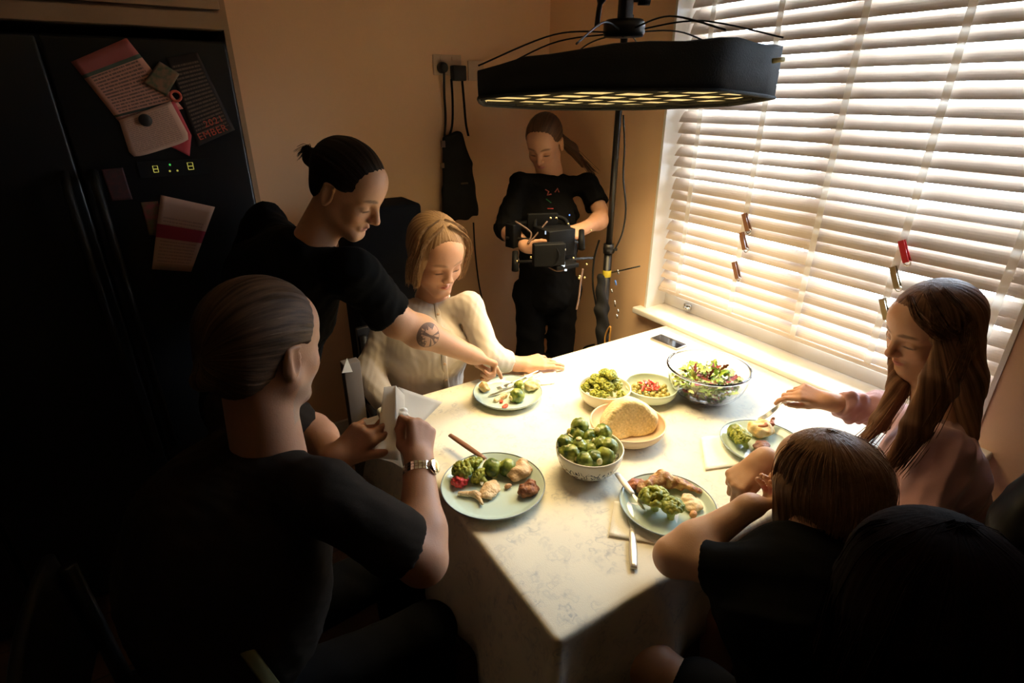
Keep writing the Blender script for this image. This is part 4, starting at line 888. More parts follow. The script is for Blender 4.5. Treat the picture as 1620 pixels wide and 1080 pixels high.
q=MB(); q.tube(smoothpts([on(a,b,x=PX-.05) for a,b in [(958,560),(957,535),(962,520),(966,518),(964,540),(963,565)]]),.004,6); q.build('orange_cord',mat('cord_orange',(.55,.28,.06),.6),bag,smooth=True)
for (px,py,l,m) in ((977,430,.02,chrome),(973,447,.022,mat('clip_blue',(.05,.2,.7),.4)),(967,460,.018,chrome),(972,480,.03,chrome),(977,492,.02,chrome),(975,500,.02,chrome)):
    p0=on(px,py,x=PX-.03); q=MB(); q.tube([p0+Vector((0,0,l/2)),p0+_r*.006-Vector((0,0,l/2))],.0035,6); tag(q.build('metal_clip',m,bag,smooth=True))
q=MB(); q.tube([on(968,431,x=PX),on(1012,421,x=PX-.02)],.0035,6); q.build('spike',rodm,st,smooth=True)
# ================= chairs =================
chm=mat('chair_black',(.012,.011,.011),.45); seatm=mat('seat_leather',(.015,.014,.014),.4,bump=(90,.1))
def chair(x,y,face,label,backh=.95,pad=True,w=.42,seat_z=.45):
    e=empty('dining_chair',(x,y,0),label,'chair',rz=math.atan2(face[1],face[0]))   # local +x faces the table
    q=MB(); q.box((-.20,-w/2,seat_z-.045),(.21,w/2,seat_z)); q.build('seat',seatm,e,bevel=.015,world=False)
    for sx,sy in ((.18,-1),(.18,1)):
        q=MB(); q.tube([(sx,sy*(w/2-.03),seat_z-.04),(sx+.01,sy*(w/2-.03),0)],[.018,.014],8); q.build('leg',chm,e,smooth=True,world=False)
    for sy in (-1,1):
        q=MB(); q.tube([(-.19,sy*(w/2-.025),backh-.03),(-.18,sy*(w/2-.025),seat_z),(-.22,sy*(w/2-.025),0)],[.016,.018,.014],8); q.build('leg',chm,e,smooth=True,world=False)
    q=MB(); 
    n=8;vs=[];fs=[]
    for j in range(2):
        for i in range(n+1):
            yy=-w/2+w*i/n; bx=-.205-.02*(1-(2*i/n-1)**2)
            for z in (seat_z+.12,backh): vs.append((bx+(.022 if j else 0)-(z-seat_z)*.06,yy,z))
    m=2*(n+1)
    for i in range(n):
        a=i*2; fs+=[(a,a+1,a+3,a+2),(m+a,m+a+2,m+a+3,m+a+1),(a,a+2,m+a+2,m+a),(a+1,m+a+1,m+a+3,a+3)]
    fs+=[(0,m,m+1,1),(2*n,2*n+1,m+2*n+1,m+2*n)]
    q.add(vs,fs); q.build('backrest',seatm,e,bevel=.008,world=False)
    return e
# ================= people =================
skinm=attrmat('skin',.5,sss=.12,spec=.35,bump=(350,.08),mottle=.05)
def frame(fwd,up=(0,0,1),roll=0):
    f=unit(np.array(fwd)); u=np.array(up,float); r=unit(np.cross(f,u)); u=np.cross(r,f)
    if roll:
        c,s_=math.cos(roll),math.sin(roll); r,u=r*c+u*s_,u*c-r*s_
    return np.array([r,f,u])
class Head:
    def __init__(s,o,fwd,sc=1.0,roll=0): s.o=np.array(o,float); s.R=frame(fwd,roll=roll); s.s=sc
    def w(s,x,y,z): return s.o+(s.R[0]*x+s.R[1]*y+s.R[2]*z)*s.s
    def loc(s,a): return ((a-s.o)@s.R.T)/s.s
    def build(s,S,neck,jaw=1.0,nr=.052,nose=1.0,brow=1.0):
        k=s.s; w=s.w; R=s.R
        E=lambda c,r,kk=.02,mode=0: S.ell(w(*c),np.array(r)*k,R,k=kk*k,mode=mode)
        C=lambda a,b,r1,r2,kk=.015,mode=0: S.cone(w(*a),w(*b),r1*k,r2*k,k=kk*k,mode=mode)
        E((0,-.012,.030),(.074,.096,.084)); E((0,.036,-.030),(.056*jaw,.052,.078),.03); E((0,.05,.045),(.056,.036,.045),.03)
        for x in (-1,1):
            C((x*.050*jaw,.005,-.052),(x*.016,.062,-.096),.020,.016,.025)
            E((x*.036,.058,-.032),(.021,.019,.022),.022)
            C((x*.012,.080,.017),(x*.044,.066,.014),.0085*brow,.007,.014)
        C((-.010,.070,-.100),(.010,.070,-.100),.015,.015,.02)
        for x in (-1,1): E((x*.031,.096,-.003),(.019,.017,.014),.012,1)
        for x in (-1,1):
            E((x*.031,.0700,-.004),(.0145,.0135,.0125),.004)
            C((x*.019,.083,-.009),(x*.043,.077,-.008),.0022,.0022,.004)
        C((0,.086,.008),(0,.106*(.5+.5*nose),-.030),.0072,.0095,.012); E((0,.103*(.45+.55*nose),-.034),(.0105,.012,.009),.008)
        for x in (-1,1): E((x*.0115,.094,-.037),(.0072,.0095,.0068),.006)
        C((-.019,.079,-.0625),(0,.0885,-.0600),.0045,.0058,.007); C((.019,.079,-.0625),(0,.0885,-.0600),.0045,.0058,.007)
        C((-.016,.079,-.0700),(.016,.079,-.0700),.0055,.0055,.007); E((0,.084,-.0715),(.012,.0065,.0058),.006)
        S.econe(w(-.022,.0885,-.0658),w(.022,.0885,-.0658),.006*k,.0011*k,.006*k,.0011*k,R[1],k=.003,mode=1)
        for x in (-1,1):
            E((x*.0775,-.010,-.012),(.007,.019,.032),.008); E((x*.083,-.006,-.008),(.005,.011,.021),.004,1); C((x*.079,-.02,.014),(x*.081,.002,.016),.004,.004,.005); C((x*.080,-.022,.010),(x*.079,-.012,-.036),.0045,.005,.005)
        n=np.array(neck,float); S.cone(w(0,-.022,-.045),n,nr*k,(nr+.008)*k,k=.03)
    def color(s,me,base,lip=(.52,.20,.16),brow=(.10,.055,.03),stubble=None,browst=.8,blush=.15):
        a=coords(me); L=s.loc(a); x,y,z=L[:,0],L[:,1],L[:,2]; col=np.tile(np.array(base),(len(a),1)); inh=(np.abs(L)<.13).all(1)
        def mixc(m,c):
            nonlocal col
            m=np.clip(m,0,1)[:,None]; col=col*(1-m)+np.array(c)*m
        g=lambda q: np.exp(-q)
        if blush: mixc(inh*blush*2.5*(g(((np.abs(x)-.038)/.018)**2+((z+.035)/.018)**2+((y-.07)/.03)**2)+g((x/.012)**2+((z+.035)/.010)**2+((y-.11)/.02)**2)),(base[0]*.95,base[1]*.62,base[2]*.6))
        if stubble is not None: mixc(inh*.55*(y>.01)*np.clip((-.045-z)/.02,0,1),stubble)
        mixc(inh*(y>.055)*1.2*np.clip(1.25-((x/.021)**2+((z+.066)/.0085)**2),0,1),lip)
        bz=.020+.004*np.cos((np.abs(x)-.03)/.02*1.5)
        mixc(inh*(y>.045)*browst*np.clip(1.7-(((np.abs(x)-.031)/.019)**2+((z-bz)/.0046)**2),0,1),brow)
        mixc(inh*(y>.045)*np.clip(1.5-(((np.abs(x)-.031)/.014)**2+((z+.011)/.0034)**2),0,1),(.035,.018,.014)); mixc(inh*(y>.04)*.22*np.clip(1.3-(((np.abs(x)-.031)/.020)**2+((z+.004)/.012)**2),0,1),(base[0]*.5,base[1]*.4,base[2]*.4))
        return col
def hand(S,W,d,nb,side,curls=((20,30,20),)*4,thumb=(.55,.75,-.3),tb=25,s=1.0,spread=6,k=.006,kf=.003,tips=None):
    """side +1 left hand, -1 right hand"""
    W=np.array(W,float); d=unit(d); nb=np.array(nb,float); nb=unit(nb-d*(nb@d)); X=side*np.cross(d,nb)
    def rot(v,ax,a): a=math.radians(a); return v*math.cos(a)+np.cross(ax,v)*math.sin(a)+ax*(ax@v)*(1-math.cos(a))
    kx=[.027,.0095,-.0085,-.0255]; kl=[.088,.092,.087,.078]; seg=[(.042,.025,.021),(.046,.029,.022),(.042,.027,.021),(.033,.020,.019)]; rad=[.0088,.0090,.0084,.0074]
    out=[]
    S.cone(W-d*.012*s,W+d*.02*s,.025*s,.024*s,k=.02)
    for i in range(4):
        K=W+(d*kl[i]+X*kx[i])*s; S.econe(W+(d*.012+X*kx[i]*.55)*s,K,.012*s,.0135*s,.0105*s,.0110*s,X,k=.012*s)
        dv=rot(d,nb,0); sp=(1.5-i)*spread*side; dv=unit(d+X*math.tan(math.radians((1.5-i)*spread))); cx=unit(np.cross(dv,nb)); p=K; a=0; r=rad[i]*s
        for j in range(3):
            a+=curls[i][j]; v=rot(dv,cx,-a); q=p+v*seg[i][j]*s; r2=r*.93; S.cone(p,q,r,r2,k=kf if j else .006); r=r2; p=q
        out.append(p)
    tv=unit(d*thumb[0]+X*thumb[1]+nb*thumb[2]); b=W+(d*.018+X*.016)*s; m=b+tv*.042*s; S.cone(b,m,.0145*s,.0115*s,k=.012)
    tax=unit(np.cross(tv,d)); tv2=rot(tv,tax,tb); m2=m+tv2*.032*s; S.cone(m,m2,.0108*s,.0098*s,k=.004); tv3=rot(tv,tax,tb*1.6); m3=m2+tv3*.024*s; S.cone(m2,m3,.0098*s,.0080*s,k=.003); out.append(m3)
    return out
def arm(S,sh,el,wr,r=(.050,.040,.027),k=.025):
    sh,el,wr=[np.array(p,float) for p in (sh,el,wr)]
    S.cone(sh,el,r[0],r[1],k=k); m=el+(wr-el)*.28; S.cone(el,m,r[1]*.98,r[1]*1.04,k=k); S.cone(m,wr,r[1]*1.04,r[2],k=k)
def hairmat(name,c1,c2,rough=.42,sc=1.0,c3=None):
    m=mat(name,c1,rough,spec=.15); nt=m.node_tree; b=nt.nodes['Principled BSDF']; L=nt.links.new
    a=nt.nodes.new('ShaderNodeAttribute'); a.attribute_name='hv'; n=nt.nodes.new('ShaderNodeTexNoise'); n.inputs['Scale'].default_value=sc; n.inputs['Detail'].default_value=6; n.inputs['Roughness'].default_value=.65; L(a.outputs['Vector'],n.inputs['Vector'])
    r=nt.nodes.new('ShaderNodeValToRGB'); r.color_ramp.elements[0].position=.36; r.color_ramp.elements[1].position=.64; r.color_ramp.elements[0].color=(*c1,1); r.color_ramp.elements[1].color=(*c2,1)
    if c3: e=r.color_ramp.elements.new(.74); e.color=(*c3,1)
    L(n.outputs['Fac'],r.inputs['Fac']); L(r.outputs['Color'],b.inputs['Base Color'])
    bp=nt.nodes.new('ShaderNodeBump'); bp.inputs['Strength'].default_value=.9; bp.inputs['Distance'].default_value=.0025; L(n.outputs['Fac'],bp.inputs['Height']); L(bp.outputs['Normal'],b.inputs['Normal'])
    b.inputs['Anisotropic'].default_value=.5
    return m
def hairobj(name,S,h,H,m,parent,pole=2,K=16,disp=True,zs=5.):
    """strand pattern runs along meridians of the head axis 'pole' (2 up, 1 front to back)"""
    ax=H.R[pole]; o=H.o
    others=[i for i in range(3) if i!=pole]; e1,e2=H.R[others[0]],H.R[others[1]]
    def dsp(x,y,z):
        u=(x-o[0])*e1[0]+(y-o[1])*e1[1]+(z-o[2])*e1[2]; v=(x-o[0])*e2[0]+(y-o[1])*e2[1]+(z-o[2])*e2[2]; t=(x-o[0])*ax[0]+(y-o[1])*ax[1]+(z-o[2])*ax[2]; ph=np.arctan2(v,u)
        return .0006*np.sin(ph*37+3*np.sin(t*14))+.0005*np.sin(ph*61+t*16)
    me=S.mesh(h,disp=dsp if disp else None,name=name); L=coords(me)-o; u=L@e1; v=L@e2; t=L@ax; r=np.sqrt(u*u+v*v)+1e-5
    setvec(me,np.stack([u/r*K,v/r*K,t*zs],1),'hv')
    return wlink(name,me,m,parent)
def strands(H,guides,m,parent,n=40,spread=.01,rad=.0009,name='hair_strands',seed=1):
    rs=np.random.RandomState(seed); q=MB()
    for g in guides:
        P=[Vector(p) for p in g]
        for i in range(n):
            o0=Vector(rs.normal(0,1,3))*spread; o1=Vector(rs.normal(0,1,3))*spread
            pts=[p+o0.lerp(o1,j/(len(P)-1))*(.35+.65*min(1,j/2)) for j,p in enumerate(P)]
            sp=smoothpts(pts,4); q.tube(sp,[rad]*(len(sp)-1)+[rad*.3],3,cap=False)
    me=q.mesh(name); a=coords(me); setvec(me,a*60,'hv'); return wlink(name,me,m,parent)
def figure(label,at_,group=None):
    return empty('person',at_,label,'person',group)
def torso(S,P,C,N,L,Rr,wd=1.0,dp=1.0,infl=0,k=.05):
    P,C,N,L,Rr=[np.array(p,float) for p in (P,C,N,L,Rr)]; side=Rr-L; mid=P*.45+C*.55
    S.econe(P,mid,.155*wd+infl,.105*dp+infl,.135*wd+infl,.095*dp+infl,side,k=k); S.econe(mid,C,.135*wd+infl,.095*dp+infl,.150*wd+infl,.105*dp+infl,side,k=k)
    S.econe(C,C*.3+N*.7,.150*wd+infl,.105*dp+infl,.085*wd+infl,.06*dp+infl,side,k=k)
    ks=k*.6; S.cone(L,C*.3+N*.7,.042*wd+infl*.8,.048*wd+infl*.7,k=ks); S.cone(Rr,C*.3+N*.7,.042*wd+infl*.8,.048*wd+infl*.7,k=ks)
def sleeve(S,sh,el,frac,r1,r2,k=.03,cutend=True):
    sh,el=np.array(sh,float),np.array(el,float); e=sh+(el-sh)*frac; S.cone(sh,e+(el-sh)*.1,r1,r2,k=k); return e,el-sh
def folds(amp=.004,f=(38,22,30),seed=0):
    rs=np.random.RandomState(seed); A=rs.uniform(-1,1,(5,3)); 
    def d(x,y,z):
        t=0
        for i in range(5):
            v=A[i]*np.array(f)*(1.6 if i<2 else 3.2); s_=np.sin(x*v[0]+y*v[1]+z*v[2]+i*1.7+1.8*np.sin(x*v[1]*.35+z*v[0]*.4+y*v[2]*.3)); t=t+(s_ if i<2 else (np.abs(s_)-.6)*.9)
        return amp*.5*t
    return d
def legs(S,P,hips,knees,ankles,r=(.085,.062,.045),k=.04):
    for h_,kn,an in zip(hips,knees,ankles): S.cone(h_,kn,r[0],r[1],k=k); S.cone(kn,an,r[1],r[2],k=k)
def shoe(parent,an,fwd,m,s=1.0):
    S=SDF(); a=np.array(an,float); f=unit([fwd[0],fwd[1],0]); b=np.array([a[0],a[1],.045]); 
    S.cone(b-f*.04*s,b+f*.06*s,.042*s,.045*s,k=.03).cone(b+f*.06*s+np.array([0,0,-.005]),b+f*.16*s+np.array([0,0,-.012]),.045*s,.032*s,k=.03).cone(b,b+np.array([0,0,.07]),.043*s,.043*s,k=.02); S.cut((0,0,.004),(0,0,-1),k=.004)
    me=S.mesh(.006,name='shoe'); return wlink('shoe',me,m,parent)
hv=np.array(_h); rv=np.array(_r); uv=np.array([0,0,1.])
tee=mat('tshirt_black',(.005,.0048,.0048),.95,spec=.1,bump=(700,.12)); tee2=mat('tshirt_charcoal',(.020,.014,.010),.95,spec=.1,bump=(700,.12)); tr=mat('trousers_dark',(.005,.005,.006),.95,spec=.1,bump=(500,.15)); shoem=mat('shoe_black',(.01,.01,.01),.5)
A3=lambda v: np.array(v,float)
def slot(me,cond,i):
    """give the faces whose centre meets cond another material"""
    pass
# ---------- 1: grey-haired man ----------
def man():
    e=figure('seated grey-haired man in a dark t-shirt seen from behind, unfolding a white card',(.02,1.02,0))
    H=Head(at(420,548,1.02),rv*.47+hv*.88-uv*.22,1.06)
    N=A3(at(425,712,1.06)); Rs=A3((.13,.845,1.045)); Ls=A3((.04,1.24,1.045)); C=A3((.00,1.00,.93)); P=A3((-.12,1.02,.50))
    Re=A3(at(668,885,1.09)); Rw=A3(at(663,738,1.215)); Le=A3((.20,1.30,.90)); Lw=A3(at(528,728,1.26))
    S=SDF(); torso(S,P+A3((0,0,.1)),C,N-A3((0,0,.02)),Ls,Rs,1.0,1.0,-.02); H.build(S,N-A3((0,0,.03)),1.1,.056)
    arm(S,Rs,Re,Rw,(.050,.047,.032)); arm(S,Ls,Le,Lw,(.050,.045,.031))
    hd=A3(at(668,660,1.26))-Rw; hand(S,Rw,hd,rv*.55-hv*.75+uv*.1,-1,((65,85,50),(70,88,50),(72,88,50),(75,85,50)),thumb=(.75,.35,-.75),tb=40,s=1.06,spread=3)
    ld=A3(at(596,668,1.27))-Lw; hand(S,Lw,ld,-hv*.8+uv*.5-rv*.2,1,((30,45,30),(38,50,30),(45,50,35),(50,55,35)),thumb=(.85,.45,-.1),tb=-5,s=1.06,spread=5)
    me=S.mesh(.004,name='body'); col=H.color(me,(.46,.23,.135),stubble=(.30,.22,.17),brow=(.25,.2,.16)); setcol(me,col); wlink('body',me,skinm,e)
    T=SDF(); torso(T,P,C,N-A3((0,0,.012)),Ls,Rs,1.10,1.12,.012,k=.06); T.ell(A3((-.05,1.02,.80)),(.19,.22,.26),k=.08)
    for sh,el in ((Rs,Re),(Ls,Le)):
        T.cone(sh,sh+(el-sh)*.84,.060,.066,k=.035)
    for sh,el in ((Rs,Re),(Ls,Le)): 
        d=el-sh; pt=sh+d*.80; n=unit(d)
        T.p.append((lambda X,Y,Z,pt=V(pt),n=V(n),L=.12: -np.maximum((X-pt[0])*n[0]+(Y-pt[1])*n[1]+(Z-pt[2])*n[2], -1)*1.0 if False else np.maximum(-((X-pt[0])*n[0]+(Y-pt[1])*n[1]+(Z-pt[2])*n[2]), np.sqrt((X-pt[0])**2+(Y-pt[1])**2+(Z-pt[2])**2)-.13),pt-.13,pt+.13,.004,1))
    nk=A3(H.w(0,-.02,-.05)); 
    me=T.mesh(.006,disp=folds(.0032,seed=3),name='tshirt'); wlink('tshirt',me,tee2,e)
    hm=hairmat('hair_grey',(.035,.018,.011),(.13,.075,.045),.5,c3=(.42,.29,.20))
    S=SDF(); w=H.w; S.ell(w(0,-.016,.034),np.array([.083,.106,.092])*H.s,H.R,k=.02); S.ell(w(0,-.06,-.02),np.array([.062,.052,.06])*H.s,H.R,k=.03)
    nrm=H.R[1]*.86-H.R[2]*.35; S.cut(w(0,.058,.06),nrm,k=.01)
    for x in (-1,1): S.ell(w(x*.078,.012,-.028),np.array([.032,.045,.046])*H.s,H.R,k=.008,mode=1)
    S.cone(w(0,-.10,-.02),w(0,-.118,-.035),.022*H.s,.018*H.s,k=.02)
    hairobj('hair',S,.0035,H,hm,e,pole=1,K=13,zs=9)
    L=SDF(); legs(L,P,[A3((-.10,.92,.50)),A3((-.10,1.12,.50))],[A3((.32,.90,.51)),A3((.32,1.14,.51))],[A3((.33,.88,.09)),A3((.33,1.16,.09))]); L.cone((-.12,.93,.53),(-.12,1.11,.53),.12,.12,k=.05)
    wlink('trousers',L.mesh(.009,disp=folds(.003,seed=8)),tr,e)
    shoe(e,(.33,.88,.09),(1,0),shoem); shoe(e,(.33,1.16,.09),(1,0),shoem)
    # wristwatch
    wa=Vector(Rw+(Re-Rw)*.06); ax=Vector(unit(Re-Rw)); wt=empty('wristwatch',wa,'silver metal-band wristwatch on the right wrist of the grey-haired man','watch')
    a1=ax.cross(_u).normalized(); b1=ax.cross(a1); sil=mat('silver_polished',(.85,.80,.70),.15,1)
    q=MB()
    for i in range(26):
        t=2*PI*i/26; rd=a1*math.cos(t)+b1*math.sin(t); tg=-a1*math.sin(t)+b1*math.cos(t); c=wa+rd*.0345
        for o_,wd in ((-.0065,.003),(0,.0026),(.0065,.003)):
            M=Matrix((ax,tg,rd)).transposed(); vs=[c+M@Vector((o_+sx*wd,sy*.0036,sz*.0016)) for sz in (-1,1) for sx,sy in ((-1,-1),(1,-1),(1,1),(-1,1))]
            q.add(vs,[(0,3,2,1),(4,5,6,7),(0,1,5,4),(1,2,6,5),(2,3,7,6),(3,0,4,7)])
    q.build('band',sil,wt); 
    vd=(Vector((0,0,CAMH))-wa); cd=(_r*.75-_h*.2+_u*.3); cd=(cd-ax*cd.dot(ax)).normalized(); q=MB(); q.lathe([(0,0),(.017,0),(.018,.003),(.017,.008),(.014,.009),(0,.009)],wa+cd*.034,24,axis=cd); q.build('case',sil,wt,smooth=True)
    return dict(Rw=Rw,Lw=Lw)
man()
# the card he holds
cardm=mat('card_white',(.74,.68,.58),.8,bump=(200,.05)); translucent(cardm,.5)
cd_=empty('folded_card',at(640,670,1.27),'large folded white card held up in both hands of the grey-haired man','card')
def panel(name,pts,m,parent,th=.0012,n=8,warp=.0):
    P=[at(*p) for p in pts]; vs=[];fs=[]; nn=(P[1]-P[0]).cross(P[3]-P[0]).normalized()
    for j in range(n+1):
        for i in range(n+1): u=i/n;v=j/n; vs.append(P[0].lerp(P[1],u).lerp(P[3].lerp(P[2],u),v)+nn*warp*math.sin(PI*u)*math.sin(PI*v))
    for j in range(n):
        for i in range(n): a=j*(n+1)+i; fs.append((a,a+1,a+n+2,a+n+1))
    q=MB(); q.add(vs,fs); o=q.build(name,m,parent,smooth=True); s_=o.modifiers.new('t','SOLIDIFY'); s_.thickness=th; s_.offset=0; return o
panel('left_panel',[(608,612,1.33),(626,610,1.30),(630,728,1.235),(592,724,1.27)],cardm,cd_)
panel('middle_panel',[(626,610,1.30),(640,625,1.34),(641,716,1.27),(623,692,1.26)],cardm,cd_)
panel('right_panel',[(630,612,1.32),(700,636,1.50),(668,668,1.40),(634,660,1.31)],cardm,cd_,warp=.004)
panel('bottom_flap',[(592,724,1.27),(632,712,1.25),(638,742,1.23),(622,731,1.24)],cardm,cd_)
S=SDF(); random.seed(5)
pts=[at(634,650,1.30),at(640,668,1.28),at(645,688,1.265)]
for i in range(2): S.econe(pts[i],pts[i+1],.017-.004*i,.006,.013,.005,_r,k=.008)
me=S.mesh(.002,disp=lambda x,y,z:.0018*np.sin(x*300+z*220)*np.sin(y*260+z*150)); c=Vector(at(640,668,1.28)); me.transform(Matrix.Translation(-c)); tag(link('tissue',me,nap,None,True,c),'crumpled white tissue held against the card beside the fist with the watch','tissue')
p=at(581,664,1.28); q=MB(); q.add([at(575,664,1.28),at(598,657,1.29),at(600,662,1.285),at(592,671,1.27),at(580,672,1.27)],[(0,1,2,3,4)]); o=q.build('card_corner',cardm,cd_); o.modifiers.new('t','SOLIDIFY').thickness=.0012
# ---------- 2: leaning person ----------
def lean():
    e=figure('person with dark slicked-back hair and black t-shirt leaning over to point at a plate',(.12,1.48,0))
    H=Head(at(551,298,1.45),rv*.80-hv*.24-uv*.52,1.0,roll=0)
    N=A3(at(490,385,1.50)); Rs=A3(at(560,432,1.47)); Ls=A3(at(420,355,1.72)); C=A3(at(452,452,1.56)); P=A3(at(395,640,1.72))
    Re=A3(at(628,508,1.60)); Rw=A3(at(748,562,1.775)); 
    S=SDF(); torso(S,P,C,N-A3((0,0,.02)),Ls,Rs,.95,.95,-.02); H.build(S,N-A3((0,0,.015)),.95,.050)
    arm(S,Rs,Re,Rw,(.050,.046,.027)); 
    Le=A3(at(372,470,1.80)); Lw=A3(at(345,570,1.72)); arm(S,Ls,Le,Lw,(.045,.038,.025)); hand(S,Lw,(.2,0,-1),-hv,1,s=.95)
    tip=A3(at(806,592,1.87)); hand(S,Rw,tip-Rw+uv*.02,uv*.8+hv*.1-rv*.1,-1,((18,14,8),(62,70,40),(70,78,45),(72,80,45)),thumb=(.75,.35,-.6),tb=30,s=.96,spread=4)
    me=S.mesh(.0036,name='body'); col=H.color(me,(.53,.29,.17),brow=(.12,.06,.04),lip=(.50,.22,.17)); setcol(me,col)
    # tattoo coordinates on the forearm
    a=coords(me); ax=unit(Rw-Re); tc=A3(Re+(Rw-Re)*.30); vw=unit(np.array([0,0,CAMH])-tc); vw=unit(vw-ax*(vw@ax)); up=np.cross(ax,vw); 
    if up[2]<0: up=-up
    rel=a-tc; setvec(me,np.stack([rel@ax/.038,rel@up/.038,(rel@vw)/.038],1),'tat')
    wlink('body',me,tattoo_skin(),e)
    T=SDF(); torso(T,P,C,N-A3((0,0,.022)),Ls,Rs,1.04,1.12,.016,k=.06); T.cone(Rs,Rs+(Re-Rs)*.84,.062,.070,k=.035); T.cone(Ls,Ls+(Le-Ls)*.7,.062,.066,k=.035)
    cutslv(T,Rs,Re,.80); 
    wlink('tshirt',T.mesh(.006,disp=folds(.004,seed=5)),tee,e)
    w=H.w; S=SDF(); S.ell(w(0,-.016,.034),np.array([.081,.104,.090])*H.s,H.R,k=.02); nrm=H.R[1]*.50-H.R[2]*.866; S.cut(w(0,.082,.050),nrm,k=.006)
    for x in (-1,1): S.ell(w(x*.078,.004,-.022),np.array([.03,.036,.036]),H.R,k=.008,mode=1)
    S.ell(w(0,-.055,-.03),(.05,.04,.045),H.R,k=.03)
    S.ell(w(.0,-.122,.012),(.024,.024,.026),H.R,k=.012); S.cone(w(0,-.13,.005),w(0,-.152,.02),.014,.006,k=.01)
    hm=hairmat('hair_black',(.008,.005,.004),(.022,.012,.008),.5); hairobj('hair',S,.0035,H,hm,e,pole=1,K=10)
    strands(H,[[w(0,-.125,.02),w(.0,-.145,.03),w(.0,-.158,.0)]],hm,e,n=30,spread=.008,rad=.0008)
    L=SDF(); hp=P; sd=unit(Rs-Ls); sd[2]=0; sd=unit(sd); hips=[hp-sd*.085,hp+sd*.085]; kn=[A3((hips[0][0]+.02,hips[0][1]+.02,.47)),A3((hips[1][0]+.04,hips[1][1]-.01,.47))]; an=[A3((kn[0][0]-.03,kn[0][1],.09)),A3((kn[1][0]-.03,kn[1][1],.09))]
    legs(L,hp,hips,kn,an,(.088,.064,.05)); L.cone(hips[0],hips[1],.10,.10,k=.05); wlink('trousers',L.mesh(.009,disp=folds(.003,seed=2)),tr,e)
    for a_ in an: shoe(e,a_,rv,shoem)
    # ring
    d=unit(tip-Rw+uv*.02); nb=uv*.8+hv*.1-rv*.1; nb=unit(nb-d*(nb@d)); X=-np.cross(d,nb); K=Rw+(d*.088+X*.027)*.96+d*.012
    q=MB(); c=Vector(K-nb*.003); a1=Vector(X); b1=Vector(nb); q.tube([c+a1*math.cos(t)*.0092+b1*math.sin(t)*.0092 for t in np.linspace(0,2*PI,21)],.0022,6,cap=False); tag(q.build('finger_ring',mat('ring_silver',(.85,.83,.8),.15,1),None,smooth=True),'silver ring on the pointing hand above the plate','ring')
def cutslv(T,sh,el,f,rad=.13):
    d=el-sh; pt=sh+d*f; n=unit(d)
    T.p.append((lambda X,Y,Z,pt=V(pt),n=V(n): np.maximum(-((X-pt[0])*n[0]+(Y-pt[1])*n[1]+(Z-pt[2])*n[2]), np.sqrt((X-pt[0])**2+(Y-pt[1])**2+(Z-pt[2])**2)-rad),pt-rad,pt+rad,.004,1))
def tattoo_skin():
    m=attrmat('skin_tattooed',.5,sss=.12,spec=.35,bump=(350,.08),mottle=.05); nt=m.node_tree; b=nt.nodes['Principled BSDF']; L=nt.links.new
    src=b.inputs['Base Color'].links[0].from_socket
    a=nt.nodes.new('ShaderNodeAttribute'); a.attribute_name='tat'; sp=nt.nodes.new('ShaderNodeSeparateXYZ'); L(a.outputs['Vector'],sp.inputs[0])
    def M(op,*args):
        n=nt.nodes.new('ShaderNodeMath'); n.operation=op
        for i,v in enumerate(args):
            if isinstance(v,(int,float)): n.inputs[i].default_value=v
            else: L(v,n.inputs[i])
        return n.outputs[0]
    # tree turned on its side: crown towards the elbow (x<0), roots towards the wrist (x>0)
    x,y,z=sp.outputs; r=M('SQRT',M('ADD',M('MULTIPLY',x,x),M('MULTIPLY',y,y))); inside=M('LESS_THAN',r,1.0)
    n=nt.nodes.new('ShaderNodeTexNoise'); n.inputs['Scale'].default_value=5.5; n.inputs['Detail'].default_value=4; L(a.outputs['Vector'],n.inputs['Vector'])
    ya=M('ABSOLUTE',y)
    crown=M('MULTIPLY',M('GREATER_THAN',M('ADD',n.outputs['Fac'],M('MULTIPLY',M('SUBTRACT',r,.55),.5)),.50),M('LESS_THAN',M('SUBTRACT',x,M('MULTIPLY',ya,.35)),-.12))
    ang=M('ARCTAN2',y,M('SUBTRACT',x,.15)); rays=M('GREATER_THAN',M('SINE',M('MULTIPLY',ang,11)),.1); roots=M('MULTIPLY',rays,M('GREATER_THAN',M('SUBTRACT',x,M('MULTIPLY',ya,.55)),.12))
    trunk=M('LESS_THAN',ya,M('ADD',.09,M('MULTIPLY',M('ABSOLUTE',x),.12))); trunk=M('MULTIPLY',trunk,M('LESS_THAN',M('ABSOLUTE',x),.6))
    rim=M('MULTIPLY',M('GREATER_THAN',r,.95),1.0)
    f=M('MULTIPLY',M('MULTIPLY',M('MINIMUM',M('ADD',M('ADD',crown,roots),M('ADD',trunk,rim)),1.0),inside),M('GREATER_THAN',z,0.0))
    f=M('MULTIPLY',f,.82); mx=nt.nodes.new('ShaderNodeMix'); mx.data_type='RGBA'; L(f,mx.inputs['Factor']); L(src,mx.inputs['A']); mx.inputs['B'].default_value=(.06,.035,.03,1); L(mx.outputs['Result'],b.inputs['Base Color']); return m
lean()
